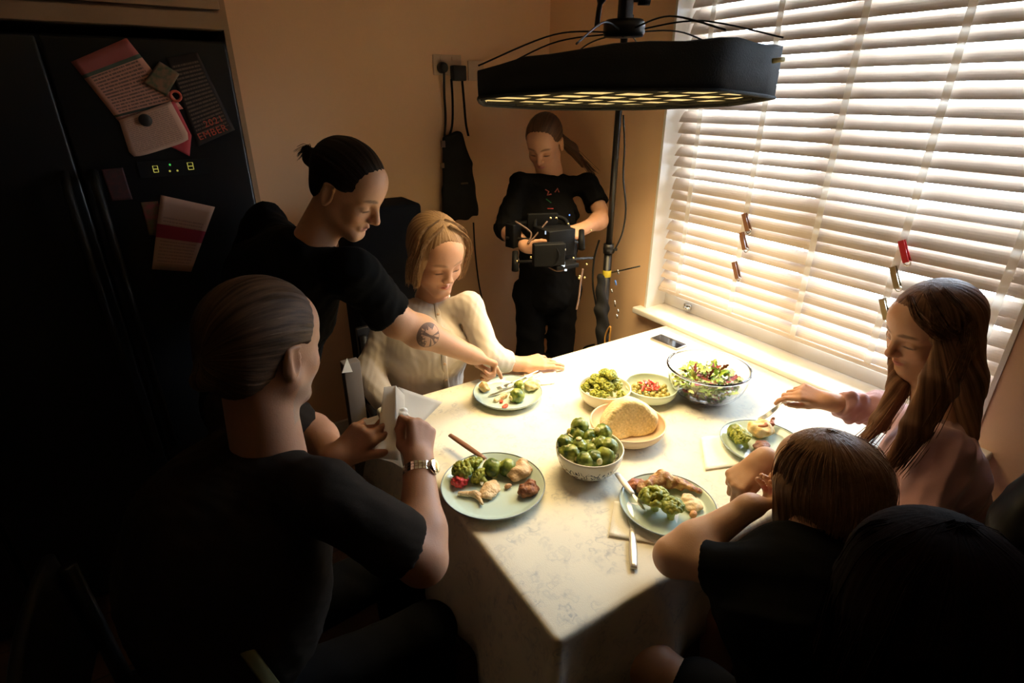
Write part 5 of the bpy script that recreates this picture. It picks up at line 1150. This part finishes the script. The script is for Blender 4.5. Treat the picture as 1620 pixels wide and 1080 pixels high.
# ---------- 3: blonde woman ----------
def woman():
    e=figure('seated woman with a blonde bob and cream buttoned top at the far table side',(.76,1.80,0))
    H=Head(at(690,402,1.93),rv*.50-hv*.72-uv*.38,1.10)
    N=A3(at(684,464,2.04)); f=unit(-hv*.9+rv*.3); sd=np.array([f[1],-f[0],0]); # her right side
    C=A3(at(672,548,2.02)); P=A3((C[0]-.02,C[1]+.06,.50)); Ls=A3(at(742,484,2.01)); Rs=A3(at(618,490,1.99))
    Le=A3(at(776,565,1.97)); Lw=A3(at(822,576,2.04)); Re=A3(at(583,590,1.96)); Rw=A3(at(612,640,1.90))
    S=SDF(); torso(S,P,C,N,Ls,Rs,.82,.85,-.012); H.build(S,N-A3((0,0,.02)),1.08,.046,nose=.8)
    arm(S,Ls,Le,Lw,(.040,.034,.024)); arm(S,Rs,Re,Rw,(.040,.034,.024)); hand(S,Rw,A3(at(660,665,1.86))-Rw,uv,-1,s=.92)
    hand(S,Lw,A3(at(866,574,2.06))-Lw+uv*.010,uv*.75-hv*.5,1,((8,12,8),(14,16,10),(22,22,14),(30,30,20)),thumb=(.7,.4,-.5),tb=20,s=.95,spread=2)
    me=S.mesh(.0036,name='body'); setcol(me,H.color(me,(.55,.30,.185),brow=(.26,.15,.09),lip=(.50,.20,.16),browst=.7,blush=.07)); wlink('body',me,skinm,e)
    T=SDF(); torso(T,P,C,N-A3((0,0,.030)),Ls,Rs,1.04,1.05,.004,k=.04); T.cone(Ls,Le,.046,.046,k=.03); T.cone(Le,Le+(Lw-Le)*.75,.046,.036,k=.03); T.cone(Rs,Re,.046,.048,k=.03); T.cone(Re,Re+(Rw-Re)*.8,.054,.044,k=.03)
    cutslv(T,Le,Lw,.66,.07); 
    cl=mat('henley_cream',(.52,.46,.40),.9,sheen=.2,bump=(900,.2))
    tm=T.mesh(.0055,disp=folds(.0032,(34,30,10),seed=12)); wlink('henley_top',tm,cl,e)
    # placket and buttons
    fr_=np.array([0,0,CAMH])
    pts=[]
    deps=bpy.context.evaluated_depsgraph_get
    from mathutils.bvhtree import BVHTree
    to=[o for o in e.children if o.name.startswith('henley')][0]; bv=BVHTree.FromPolygons([v.co+e.location for v in to.data.vertices],[tuple(p.vertices) for p in to.data.polygons])
    def hit(px,py):
        r=bv.ray_cast(Vector((0,0,CAMH)),_ray(px,py).normalized()); return r[0],r[1]
    pp=[hit(px,py) for px,py in [(690,476),(693,498),(697,525),(701,550),(703,575),(705,600),(707,622)]]
    P_=[a+n*.002 for a,n in pp if a is not None]
    if len(P_)>2:
        q=MB(); q.tube(smoothpts(P_,5),.010,8,flat=.22); q.build('placket',cl,e,smooth=True)
        bm_=mat('button_shell',(.55,.38,.25),.3)
        for t in range(5):
            i=min(len(P_)-1,t+1); a,n=pp[i]; q=MB(); q.lathe([(0,0),(.0055,0),(.0055,.002),(.004,.0028),(0,.0022)],a+n*.0035,14,axis=n); q.build('button',bm_,e,smooth=True)
    nk=Vector(N)+Vector((0,0,.004)); q=MB(); nd=Vector(unit(H.o-N)); a1=Vector(sd); b1=nd.cross(a1).normalized()
    q.tube([nk-_u*.008+a1*math.cos(t)*.060+b1*math.sin(t)*.054-_u*.006*math.cos(t)**2 for t in np.linspace(0,2*PI,33)],.006,8,cap=False); q.build('neckband',cl,e,smooth=True)
    hm=hairmat('hair_blonde',(.20,.11,.055),(.40,.25,.13),.4,c3=(.52,.36,.20)); w=H.w
    S=SDF(); S.ell(w(0,-.018,.036),np.array([.086,.108,.092])*H.s,H.R,k=.02)
    for x in (-1,1):
        S.econe(w(x*.070,.010,.02),w(x*.074,.018,-.080),.022,.045,.014,.034,H.R[0],k=.02)
    S.econe(w(0,-.07,-.01),w(0,-.058,-.085),.070,.045,.066,.034,H.R[0],k=.03)
    S.cut(w(0,.046,.052),H.R[1]*.75-H.R[2]*.66,k=.012) if False else None
    # open the face
    S.ell(w(.006,.104,-.010),np.array([.063,.086,.112])*H.s,H.R,k=.012,mode=1)
    hairobj('hair',S,.0035,H,hm,e,pole=2,K=12)
    g=[[w(x*.012,.03,.124),w(x*.070,.045,.085),w(x*.084,.052,.04),w(x*.086,.045,-.02),w(x*.078,.040,-.088)] for x in (-1,1)]+[[w(x*.012,.0,.127),w(x*.070,.01,.095),w(x*.088,.02,.05),w(x*.092,.0,-.02),w(x*.085,.0,-.10)] for x in (-1,1)]
    strands(H,g,hm,e,n=45,spread=.007,rad=.0008)
    L=SDF(); hips=[P+sd*.08,P-sd*.08]; kn=[hips[0]+f*.38+A3((0,0,.02)),hips[1]+f*.38+A3((0,0,.02))]; an=[A3((k[0],k[1]+.03,.09)) for k in kn]; legs(L,P,hips,kn,an,(.08,.056,.045)); L.cone(hips[0],hips[1],.10,.10,k=.05)
    wlink('trousers',L.mesh(.010),tr,e)
    for a_ in an: shoe(e,a_,f,shoem,.9)
woman()
# ---------- 4: standing woman with the camera rig ----------
def stander():
    e=figure('person in a black t-shirt standing in the corner and adjusting a camera rig, looking down',(1.47,2.16,0))
    H=Head(at(861,226,2.50),-hv*.78-rv*.28-uv*.48,1.0)
    N=A3(at(872,268,2.56)); C=A3(at(868,345,2.58)); P=A3(at(866,460,2.66)); Ls=A3(at(930,292,2.58)); Rs=A3(at(824,290,2.52))
    Le=A3(at(955,345,2.52)); Lw=A3(at(922,362,2.42)); Re=A3(at(800,362,2.46)); Rw=A3(at(834,390,2.34))
    S=SDF(); torso(S,P,C,N,Ls,Rs,.80,.85,-.015); H.build(S,N-A3((0,0,.01)),.95,.046)
    arm(S,Ls,Le,Lw,(.040,.036,.0245)); arm(S,Rs,Re,Rw,(.040,.036,.0245))
    hand(S,Lw,A3(at(893,374,2.34))-Lw,uv*.5-hv*.7,1,((25,40,25),(30,45,30),(38,48,30),(45,50,30)),thumb=(.5,.55,-.6),tb=15,s=.95,spread=7)
    hand(S,Rw,A3(at(862,398,2.30))-Rw,-uv*.4-hv*.6,-1,((30,40,25),(35,45,30),(38,48,30),(45,50,30)),thumb=(.7,.5,-.2),tb=15,s=.95)
    me=S.mesh(.0038,name='body'); setcol(me,H.color(me,(.52,.28,.175),brow=(.14,.07,.04),lip=(.50,.20,.17))); wlink('body',me,skinm,e)
    T=SDF(); torso(T,P,C,N-A3((0,0,.022)),Ls,Rs,.86,1.0,.012,k=.04); T.cone(Ls,Ls+(Le-Ls)*.66,.048,.058,k=.03); T.cone(Rs,Re,.048,.056,k=.03); cutslv(T,Ls,Le,.62,.13)
    wlink('tshirt',T.mesh(.0065,disp=folds(.004,seed=21)),tee,e)
    hm=hairmat('hair_brown',(.055,.028,.016),(.13,.07,.04),.4); w=H.w; S=SDF(); S.ell(w(0,-.016,.034),np.array([.082,.105,.090]),H.R,k=.02); S.cut(w(0,.080,.064),H.R[1]*.60-H.R[2]*.80,k=.008)
    for x in (-1,1): S.ell(w(x*.080,.008,-.025),(.028,.04,.04),H.R,k=.008,mode=1)
    S.cone(w(0,-.10,.0),A3(at(905,235,2.58)),.026,.024,k=.02); S.cone(A3(at(905,235,2.58)),A3(at(922,262,2.56)),.024,.010,k=.02)
    hairobj('hair',S,.0038,H,hm,e,pole=1,K=11)
    strands(H,[[w(0,-.10,.01),A3(at(903,232,2.58)),A3(at(925,258,2.56)),A3(at(940,275,2.55))]],hm,e,n=40,spread=.010,rad=.001)
    L=SDF(); sd=unit(Ls-Rs); sd[2]=0; hips=[P-sd*.08,P+sd*.08]; an=[A3((P[0]-.09,P[1]+.02,.09)),A3((P[0]+.07,P[1]-.02,.09))]; kn=[(hips[i]+an[i])/2 for i in range(2)]; legs(L,P,hips,kn,an,(.076,.066,.060)); L.cone(hips[0],hips[1],.082,.082,k=.04)
    wlink('trousers',L.mesh(.010,disp=folds(.004,seed=4)),tr,e)
    for a_ in an: shoe(e,a_,-hv,shoem,.9)
    # print on the shirt
    T0=[o for o in e.children if o.name.startswith('tshirt')][0]
    from mathutils.bvhtree import BVHTree
    bv=BVHTree.FromPolygons([v.co+e.location for v in T0.data.vertices],[tuple(p.vertices) for p in T0.data.polygons])
    for pts,c in (([(863,300),(868,303),(866,309),(872,307)],(.30,.06,.05)),([(878,304),(882,298),(884,304)],(.22,.05,.04)),([(864,315),(872,321)],(.02,.12,.05)),([(866,330),(875,330)],(.45,.05,.05))):
        P_=[]
        for a in pts:
            r=bv.ray_cast(Vector((0,0,CAMH)),_ray(*a).normalized())
            if r[0] is not None: P_.append(r[0]+r[1]*.001)
        if len(P_)>1: q=MB(); q.tube(P_,.004,6,flat=.5); q.build('print',mat('print%.2f%.2f'%c[:2],c,.8),e,smooth=True)
stander()
def rig():
    c=at(874,385,2.30); e=empty('camera_rig',c,'black video camera rig with glinting knobs held by the person in the corner','camera')
    bk=mat('camera_black',(.003,.003,.0033),.6,spec=.15); gls=mat('lens_glass',(.02,.03,.04),.05,spec=1)
    def bx(name,px,py,d,sx,sy,sz,m=bk,bev=.004,rot=.5):
        p=at(px,py,d); q=MB(); q.box((-sx/2,-sy/2,-sz/2),(sx/2,sy/2,sz/2)); me=q.mesh(name); me.transform(Matrix.Rotation(-YAW+rot,4,'Z')); me.transform(Matrix.Translation(p-c)); o=link(name,me,m,e); 
        if bev: b=o.modifiers.new('b','BEVEL'); b.width=bev; b.segments=2
        return o
    bx('body',872,378,2.34,.13,.17,.11); bx('monitor',858,352,2.33,.13,.02,.08,rot=.15); bx('battery',896,396,2.38,.07,.06,.10); bx('matte_box',868,402,2.22,.13,.04,.09,rot=.2); bx('base_plate',876,412,2.34,.11,.22,.018)
    bx('side_unit',812,372,2.34,.05,.05,.10,rot=.8); bx('side_unit',822,356,2.36,.10,.04,.03,rot=.2)
    L=at(868,402,2.24); ax=(at(862,415,2.1)-L).normalized(); q=MB(); q.lathe([(0,-.06),(.042,-.06),(.042,-.02),(.048,-.015),(.048,.03),(.044,.032),(.04,.028)],L,28,axis=ax); q.build('lens',bk,e,smooth=True); q=MB(); q.lathe([(0,.022),(.02,.020),(.040,.012),(.04,.008),(0,.008)],L,28,axis=ax); q.build('lens_glass',gls,e,smooth=True)
    q=MB(); q.tube(smoothpts([at(846,360,2.32),at(852,343,2.32),at(890,345,2.34),at(900,362,2.34)]),.010,8); q.build('top_handle',bk,e,smooth=True)
    for px,py in ((920,378),(815,412)):
        q=MB(); q.tube([at(px,py-14,2.32),at(px,py+16,2.30)],[.012,.015],10); q.build('hand_grip',bk,e,smooth=True)
    for a,b in (((800,376),(925,384)),((820,414),(938,408))):
        q=MB(); q.tube([at(*a,2.33),at(*b,2.35)],.006,8); q.build('rod',rodm,e,smooth=True)
    br=mat('brass_knob',(.55,.42,.22),.25,1)
    for px,py,r in ((871,345,.006),(880,345,.006),(893,395,.007),(840,407,.006),(907,408,.005),(917,437,.006),(925,439,.005),(928,418,.005),(818,413,.005),(899,354,.004),(935,364,.004),(916,440,.006)):
        q=MB(); q.sphere(at(px,py,2.27),r,10,6); q.build('knob',br,e,smooth=True)
    for px,py,sx,sz,c_,s_ in ((880,389,.022,.026,(.55,.75,.85),.9),(891,418,.014,.020,(.75,.9,1),1.4),(895,427,.010,.008,(.8,.9,1),1.0),(863,368,.005,.014,(.6,.75,.9),.6),(901,340,.005,.005,(.1,.25,1),1.5)):
        p=at(px,py,2.24); q=MB(); nn=(Vector((0,0,CAMH))-p).normalized(); a=nn.cross(_u).normalized(); b=a.cross(nn); q.add([p-a*sx/2-b*sz/2,p+a*sx/2-b*sz/2,p+a*sx/2+b*sz/2,p-a*sx/2+b*sz/2],[(0,1,2,3)]); o=q.build('lit_screen',mat('screen%d'%px,(.02,.02,.02),.3,emit=c_,es=s_),e); o.modifiers.new('t','SOLIDIFY').thickness=.002
    for pts in ([(815,350),(840,368),(836,385),(866,350)],[(862,418),(880,428),(896,425),(906,418)],[(922,425),(918,450),(916,470),(912,490)]):
        q=MB(); q.tube(smoothpts([at(a,b,2.30) for a,b in pts]),.004,6); q.build('cable',mat('cable_brown',(.12,.07,.05),.5),e,smooth=True)
rig()
# ---------- 5: long-haired girl ----------
def girl():
    e=figure('girl with long straight brown hair and a pink sweatshirt holding a fork, by the window',(1.60,.42,0))
    H=Head(at(1470,520,1.42),-rv*.93-hv*.12-uv*.30,1.02)
    N=A3(at(1482,640,1.42)); C=A3(at(1468,745,1.42)); P=A3((1.62,.36,.50)); Rs=A3(at(1430,668,1.56)); Ls=A3(at(1500,715,1.32))
    Re=A3(at(1392,650,1.62)); Rw=A3(at(1312,635,1.60)); Le=A3(at(1452,822,1.30)); Lw=A3(at(1390,800,1.42))
    S=SDF(); torso(S,P,C,N,Ls,Rs,.80,.85,-.012); H.build(S,N-A3((0,0,.015)),.92,.046,nose=1.0)
    arm(S,Rs,Re,Rw,(.038,.033,.0235)); arm(S,Ls,Le,Lw,(.038,.033,.0235)); hand(S,Lw,A3(at(1350,790,1.45))-Lw,uv,1,s=.9)
    kn=A3(at(1268,622,1.615)); hand(S,Rw,kn-Rw+uv*.004,uv*.75-hv*.45,-1,((28,38,22),(45,60,35),(55,70,40),(60,70,40)),thumb=(.8,.25,-.45),tb=10,s=.92,spread=2)
    me=S.mesh(.0036,name='body'); setcol(me,H.color(me,(.52,.28,.185),brow=(.12,.06,.04),lip=(.52,.18,.16))); wlink('body',me,skinm,e)
    T=SDF(); torso(T,P,C,N-A3((0,0,.028)),Ls,Rs,.88,1.0,.008,k=.04); T.cone(Rs,Re,.050,.048,k=.03); T.cone(Re,Re+(Rw-Re)*.88,.048,.034,k=.03); T.cone(Ls,Le,.052,.052,k=.03); T.cone(Le,Lw,.052,.036,k=.03); cutslv(T,Re,Rw,.80,.06)
    # sleeve creases
    for t in (.25,.45,.65): p=Re+(Rw-Re)*t; T.cone(p-uv*.030-hv*.024,p+uv*.040-hv*.012,.015,.012,k=.010)
    pk_=mat('sweatshirt_pink',(.42,.22,.22),.9,sheen=.25,bump=(600,.2)); wlink('sweatshirt',T.mesh(.0055,disp=folds(.0075,(26,18,22),seed=31)),pk_,e)
    hm=hairmat('hair_long_brown',(.09,.042,.024),(.27,.14,.08),.5,c3=(.44,.25,.15)); w=H.w; S=SDF(); S.ell(w(0,-.016,.036),np.array([.084,.107,.092]),H.R,k=.02)
    S.ell(w(-.004,.104,-.026),np.array([.068,.088,.102]),H.R,k=.012,mode=1)
    tops=w(0,-.05,.03); 
    # curtain down the back
    b1=A3(at(1506,600,1.42)); b2=A3(at(1512,685,1.40)); S.econe(w(0,-.055,.02),b1,.078,.065,.075,.055,H.R[0],k=.03); S.econe(b1,b2,.075,.055,.055,.035,H.R[0],k=.03)
    # near side lock passing the cheek, and the one on the far shoulder
    q0=w(-.074,-.010,.01); q1=A3(at(1484,610,1.315)); q2=A3(at(1448,680,1.31)); q3=A3(at(1400,745,1.33)); S.econe(q0,q1,.046,.018,.044,.018,rv,k=.02); S.econe(q1,q2,.044,.018,.036,.016,rv,k=.02); S.econe(q2,q3,.036,.016,.012,.008,rv,k=.02)
    g0=w(.066,.030,-.03); g1=A3(at(1424,612,1.47)); g2=A3(at(1392,668,1.46)); g3=A3(at(1358,705,1.45)); S.econe(g0,g1,.030,.016,.030,.016,rv,k=.02); S.econe(g1,g2,.030,.016,.024,.014,rv,k=.02); S.econe(g2,g3,.024,.014,.008,.006,rv,k=.02)
    hairobj('hair',S,.0038,H,hm,e,pole=2,K=12,zs=3)
    G=[[w(-.03,.03,.12),w(-.085,.03,.05),q0+A3(-_r)*.0,q1,q2,q3],[w(-.04,-.0,.125),w(-.094,-.02,.04),q1+rv*.03,q2+rv*.03,q3+rv*.02],[w(.05,.06,.06),g0,g1,g2,g3],[w(.004,.05,.108),w(-.05,.070,.075),w(-.080,.040,.03),q0,q1]]
    strands(H,G,hm,e,n=55,spread=.010,rad=.0009)
    L=SDF(); f=A3((-.25,.97,0)); sd=np.array([f[1],-f[0],0]); hips=[P+sd*.08,P-sd*.08]; kn_=[h_+f*.36 for h_ in hips]; an=[A3((k[0],k[1]-.02,.09)) for k in kn_]; legs(L,P,hips,kn_,an,(.078,.054,.045)); L.cone(hips[0],hips[1],.098,.098,k=.05); wlink('trousers',L.mesh(.010),tr,e)
    for a_ in an: shoe(e,a_,f,shoem,.85)
    # fork
    fork('table_fork',at(1296,624,1.60),at(1236,638,1.655),at(1200,664,1.685),'steel fork held in the right hand of the girl above the mash',steel)
    # hair tie on the wrist
    c=Vector(Rw+(Rw-kn)*.10); ax=Vector(unit(Rw-kn)); a1=ax.cross(_u).normalized(); b1_=ax.cross(a1); q=MB(); q.tube([c+a1*math.cos(t)*.026+b1_*math.sin(t)*.023 for t in np.linspace(0,2*PI,25)],.0016,6,cap=False); tag(q.build('hair_tie',mat('tie_brown',(.12,.03,.02),.6),None,smooth=True),'thin dark hair tie round the wrist of the girl with the fork','hair tie')
girl()
# ---------- 6: child ----------
def child():
    e=figure('child with a brown bob and black t-shirt seen from behind, left elbow on the table',(.98,.33,0))
    H=Head(at(1298,764,1.12),hv*.80-rv*.52-uv*.16,.96)
    N=A3(at(1262,868,1.06)); C=A3(at(1262,950,1.06)); P=A3((.90,.22,.50)); Ls=A3(at(1172,905,1.07)); Rs=A3(at(1345,900,1.06))
    Le=A3(at(1066,880,1.155)); Lw=A3(at(1188,800,1.16)); Re=A3(at(1370,850,1.22)); Rw=A3(at(1206,728,1.32))
    S=SDF(); torso(S,P,C,N,Ls,Rs,.72,.75,-.01); H.build(S,N-A3((0,0,.02)),.95,.040)
    arm(S,Ls,Le,Lw,(.038,.038,.0245)); arm(S,Rs,Re,Rw,(.036,.032,.0225))
    hand(S,Lw,A3(H.w(-.01,.085,-.085))-Lw,-hv*.5-rv*.6,1,((50,60,35),(55,60,35),(60,60,35),(60,60,35)),thumb=(.7,.4,-.2),s=.82,spread=3)
    kn=A3(at(1150,772,1.31)); hand(S,Rw,kn-Rw,-rv*.5+uv*.85-hv*.25,-1,((62,78,45),(66,80,45),(68,80,45),(70,78,45)),thumb=(.75,.30,-.35),tb=18,s=1.0,spread=6)
    hips=[P+A3((-.07,0,0)),P+A3((.07,0,0))]; f=A3((-.15,.98,0)); kn_=[hips[0]+f*.33+A3((-.08,0,.04)),hips[1]+f*.33+A3((.03,0,.04))]; an=[A3((k[0],k[1]-.03,.09)) for k in kn_]
    legs(S,P,hips,kn_,an,(.055,.045,.033),k=.03)
    me=S.mesh(.0038,name='body'); setcol(me,H.color(me,(.56,.32,.19))); wlink('body',me,skinm,e)
    T=SDF(); torso(T,P,C,N-A3((0,0,.030)),Ls,Rs,.92,1.15,.012,k=.05); T.cone(Ls,Ls+(Le-Ls)*.50,.044,.052,k=.03); T.cone(Rs,Rs+(Re-Rs)*.6,.044,.050,k=.03); cutslv(T,Ls,Le,.52,.13)
    wlink('tshirt',T.mesh(.0055,disp=folds(.003,seed=41)),tee,e)
    hm=hairmat('hair_chestnut',(.14,.065,.03),(.26,.14,.07),.36,c3=(.38,.22,.11)); w=H.w; S=SDF(); S.ell(w(0,-.018,.032),np.array([.085,.108,.093])*H.s,H.R,k=.02)
    S.econe(w(0,-.036,.0),w(0,-.032,-.085),.086,.074,.082,.058,H.R[0],k=.03)
    for x in (-1,1): S.econe(w(x*.072,.012,.01),w(x*.074,.018,-.085),.020,.048,.014,.040,H.R[0],k=.02)
    S.ell(w(0,.105,-.040),np.array([.070,.080,.10]),H.R,k=.012,mode=1); S.ell(w(0,.02,-.10),np.array([.058,.07,.06]),H.R,k=.012,mode=1)
    hairobj('hair',S,.0035,H,hm,e,pole=2,K=12)
    G=[]
    for t in np.linspace(-2.5,2.5,46):
        cx,sx=math.sin(t),-math.cos(t); G.append([w(cx*.003,sx*.003-.015,.123),w(cx*.075,sx*.085-.02,.085),w(cx*.094,sx*.112-.02,.02),w(cx*.093,sx*.105-.022,-.05),w(cx*.088,sx*.09-.025,-.115)])
    strands(H,G,hm,e,n=9,spread=.005,rad=.0007)
    L=SDF(); legs(L,P,hips,[h_*.35+k*.65 for h_,k in zip(hips,kn_)],[h_*.35+k*.65-A3((0,0,.001)) for h_,k in zip(hips,kn_)],(.07,.066,.066)); L.cone(hips[0],hips[1],.09,.09,k=.04); wlink('shorts',L.mesh(.010),tr,e)
    for a_ in an: shoe(e,a_,f,shoem,.78)
child()
# ---------- 7: dark-haired onlooker close to the camera ----------
def onlooker():
    e=figure('person with full dark hair and black top crouching in the right foreground, seen from behind',(.66,-.02,0))
    H=Head(at(1462,948,.72),unit([.62,.78,-.1]),1.0); w=H.w; o=H.o
    N=o+A3((-.035,-.055,-.16)); C=N+A3((-.05,-.06,-.17)); P=A3((C[0]-.02,C[1]-.05,.42)); sd=unit([.78,-.62,0]); Ls=N-sd*.165+A3((0,0,-.05)); Rs=N+sd*.165+A3((0,0,-.05))
    Le=Ls+A3((-.02,.02,-.26)); Re=Rs+A3((.02,.02,-.26)); Lw=Le+A3((.10,.16,-.03)); Rw=Re+A3((-.02,.0,-.22))
    S=SDF(); torso(S,P,C,N,Ls,Rs,.85,.85,-.012); H.build(S,N,.95,.046); arm(S,Ls,Le,Lw,(.040,.036,.025)); arm(S,Rs,Re,Rw,(.040,.036,.025)); hand(S,Lw,(.6,.5,-.3),uv,1,s=.92); hand(S,Rw,(0,.05,-1),-hv,-1,s=.92)
    me=S.mesh(.0045,name='body'); setcol(me,H.color(me,(.52,.28,.175))); wlink('body',me,skinm,e)
    T=SDF(); torso(T,P,C,N-A3((0,0,.02)),Ls,Rs,1.0,1.05,.010,k=.05); T.cone(Ls,Le,.052,.048,k=.03); T.cone(Le,Le+(Lw-Le)*.85,.046,.036,k=.03); T.cone(Rs,Re,.052,.048,k=.03); T.cone(Re,Re+(Rw-Re)*.85,.046,.036,k=.03)
    wlink('black_top',T.mesh(.0065,disp=folds(.003,seed=51)),tee,e)
    hm=hairmat('hair_dark_full',(.004,.002,.0015),(.014,.006,.004),.8); hm.node_tree.nodes['Principled BSDF'].inputs['Specular IOR Level'].default_value=.03; hm.node_tree.nodes['Principled BSDF'].inputs['Sheen Weight'].default_value=0
    S=SDF(); S.ell(w(0,-.020,.022),(.104,.122,.108),H.R,k=.02); S.econe(w(0,-.04,0),w(0,-.05,-.13),.098,.078,.105,.070,H.R[0],k=.03)
    for x in (-1,1): S.econe(w(x*.080,.0,.0),w(x*.088,.0,-.13),.022,.055,.020,.05,H.R[0],k=.02)
    S.ell(w(0,.115,-.03),(.068,.08,.10),H.R,k=.012,mode=1)
    hairobj('hair',S,.0042,H,hm,e,pole=2,K=12)
    G=[]
    for t in np.linspace(0,2*PI,30,endpoint=False):
        cx,sx=math.sin(t),-math.cos(t)
        if sx>.55: continue
        G.append([w(cx*.004,sx*.004-.02,.130),w(cx*.078,sx*.094-.02,.090),w(cx*.102,sx*.120-.02,.01),w(cx*.108,sx*.112-.02,-.06),w(cx*.114,sx*.105-.025,-.135)])
    strands(H,G,hm,e,n=16,spread=.006,rad=.0008)
    L=SDF(); f=unit([.5,.8,0]); hips=[P-sd*.08,P+sd*.08]; kn=[h_+f*.10+A3((-.06+.0*i,-.06,-.05)) for i,h_ in enumerate(hips)]; kn=[A3((hips[i][0]-.10+.02*i,hips[i][1]-.06,.40)) for i in range(2)]; an=[A3((k[0]-.05,k[1]-.04,.09)) for k in kn]
    legs(L,P,hips,kn,an,(.085,.065,.05)); L.cone(hips[0],hips[1],.10,.10,k=.05); wlink('trousers',L.mesh(.010),tr,e)
    for a_ in an: shoe(e,a_,f,shoem,.9)
onlooker()
# ================= chairs and dark things around the table =================
chair(-.14,1.02,(1,0),'black chair of the grey-haired man at the left of the table',.84)
chair(.76,1.93,(-.1,-1),'black chair of the blonde woman at the far side of the table',.80)
q=MB(); q.box((.74,.09,.41),(1.04,.37,.45)); e_=empty('stool',(.89,.23,0),'low black stool under the child at the near side of the table','stool'); q.build('seat',seatm,e_,bevel=.01)
for a_,b_ in ((.76,.11),(1.02,.11),(.76,.35),(1.02,.35)):
    q=MB(); q.tube([(a_,b_,.412),(a_,b_,0)],[.018,.014],8); q.build('leg',chm,e_,smooth=True)
e_=empty('stool',(1.65,.37,0),'low black stool under the girl in pink','stool'); q=MB(); q.box((1.53,.25,.40),(1.78,.49,.44)); q.build('seat',seatm,e_,bevel=.01)
for a_,b_ in ((1.55,.27),(1.76,.27),(1.55,.47),(1.76,.47)):
    q=MB(); q.tube([(a_,b_,.402),(a_,b_,0)],[.018,.014],8); q.build('leg',chm,e_,smooth=True)
# tall black flight case behind the leaning person
bx0,bx1=.52,.80
fc=empty('equipment_case',(.78,2.35,0),'tall black case with rounded corners standing behind the leaning person','case')
q=MB(); q.box((.62,2.25,.0),(.945,2.46,1.272)); q.build('case_body',mat('case_black',(.005,.005,.006),.9,spec=.15,bump=(200,.2)),fc,bevel=.015)
q=MB(); q.box((.618,2.248,.98),(.947,2.462,.992)); q.build('seam',MATS['case_black'],fc,bevel=.002)
# grey board with tape beside the blonde woman
gb_=on(560,620,y=1.66); q=MB(); q.box((gb_.x-.028,1.64,0),(gb_.x+.028,1.68,.90)); tag(q.build('wooden_post',mat('grey_paint',(.16,.13,.11),.7),None,bevel=.003),'dull grey upright board between the man and the blonde woman','board')
p=on(548,582,y=1.63); q=MB(); q.add([on(541,590,y=1.63),on(558,588,y=1.63),on(549,566,y=1.63)],[(0,1,2)]); o=q.build('paper_scrap',nap,None); o.modifiers.new('t','SOLIDIFY').thickness=.002; tag(o,'small white paper corner showing beside the leaning person\'s hip','paper')
# two big black padded chairs in the right foreground
def armchair(c,r,hgt,label,tilt=0,depth=.16):
    e=empty('padded_chair',(c[0],c[1],0),label,'chair'); S=SDF(); lm=mat('chair_leather',(.006,.006,.006),.45,spec=.25,bump=(60,.15))
    f=unit([math.sin(tilt),math.cos(tilt),0]); sd=np.array([f[1],-f[0],0]); c3=np.array([c[0],c[1],0.])
    S.econe(c3+A3((0,0,.62)),c3+A3((0,0,hgt-.17)),r,depth*.35,r*.92,depth*.35,sd,k=.05); S.econe(c3+A3((0,0,hgt-.17)),c3+A3((0,0,hgt-.07)),r*.92,depth*.32,r*.5,depth*.25,sd,k=.06)
    wlink('backrest',S.mesh(.008,disp=folds(.002,seed=7)),lm,e)
    S=SDF(); S.econe(c3+f*.04+A3((0,0,.46)),c3+f*.34+A3((0,0,.46)),r,.05,r,.05,sd,k=.03); wlink('seat',S.mesh(.009),lm,e)
    for a,b in ((-1,0),(1,0),(-1,1),(1,1)):
        q=MB(); p0=c3+sd*a*(r-.05)+f*(.02+.30*b); q.tube([Vector(p0)+Vector((0,0,.44)),Vector(p0)],[.02,.014],8); q.build('leg',chm,e,smooth=True)
    q=MB(); q.tube([Vector(c3-f*.02)+Vector((0,0,.40)),Vector(c3-f*.02)+Vector((0,0,.70))],.03,8); q.build('bracket',chm,e,smooth=True)
    return e
armchair((1.36,.17),.15,1.10,'black leather chair behind the girl in pink, in the lower right of the picture',0)
# strap hanging at the lower left
q=MB(); q.tube(smoothpts([at(300,900,1.0),at(345,965,.98),at(395,1035,.95),at(450,1110,.92)]),.011,8,flat=.25); tag(q.build('camera_strap',mat('strap_olive',(.09,.085,.03),.8),None,smooth=True),'narrow olive strap crossing the dark lower left corner','strap')
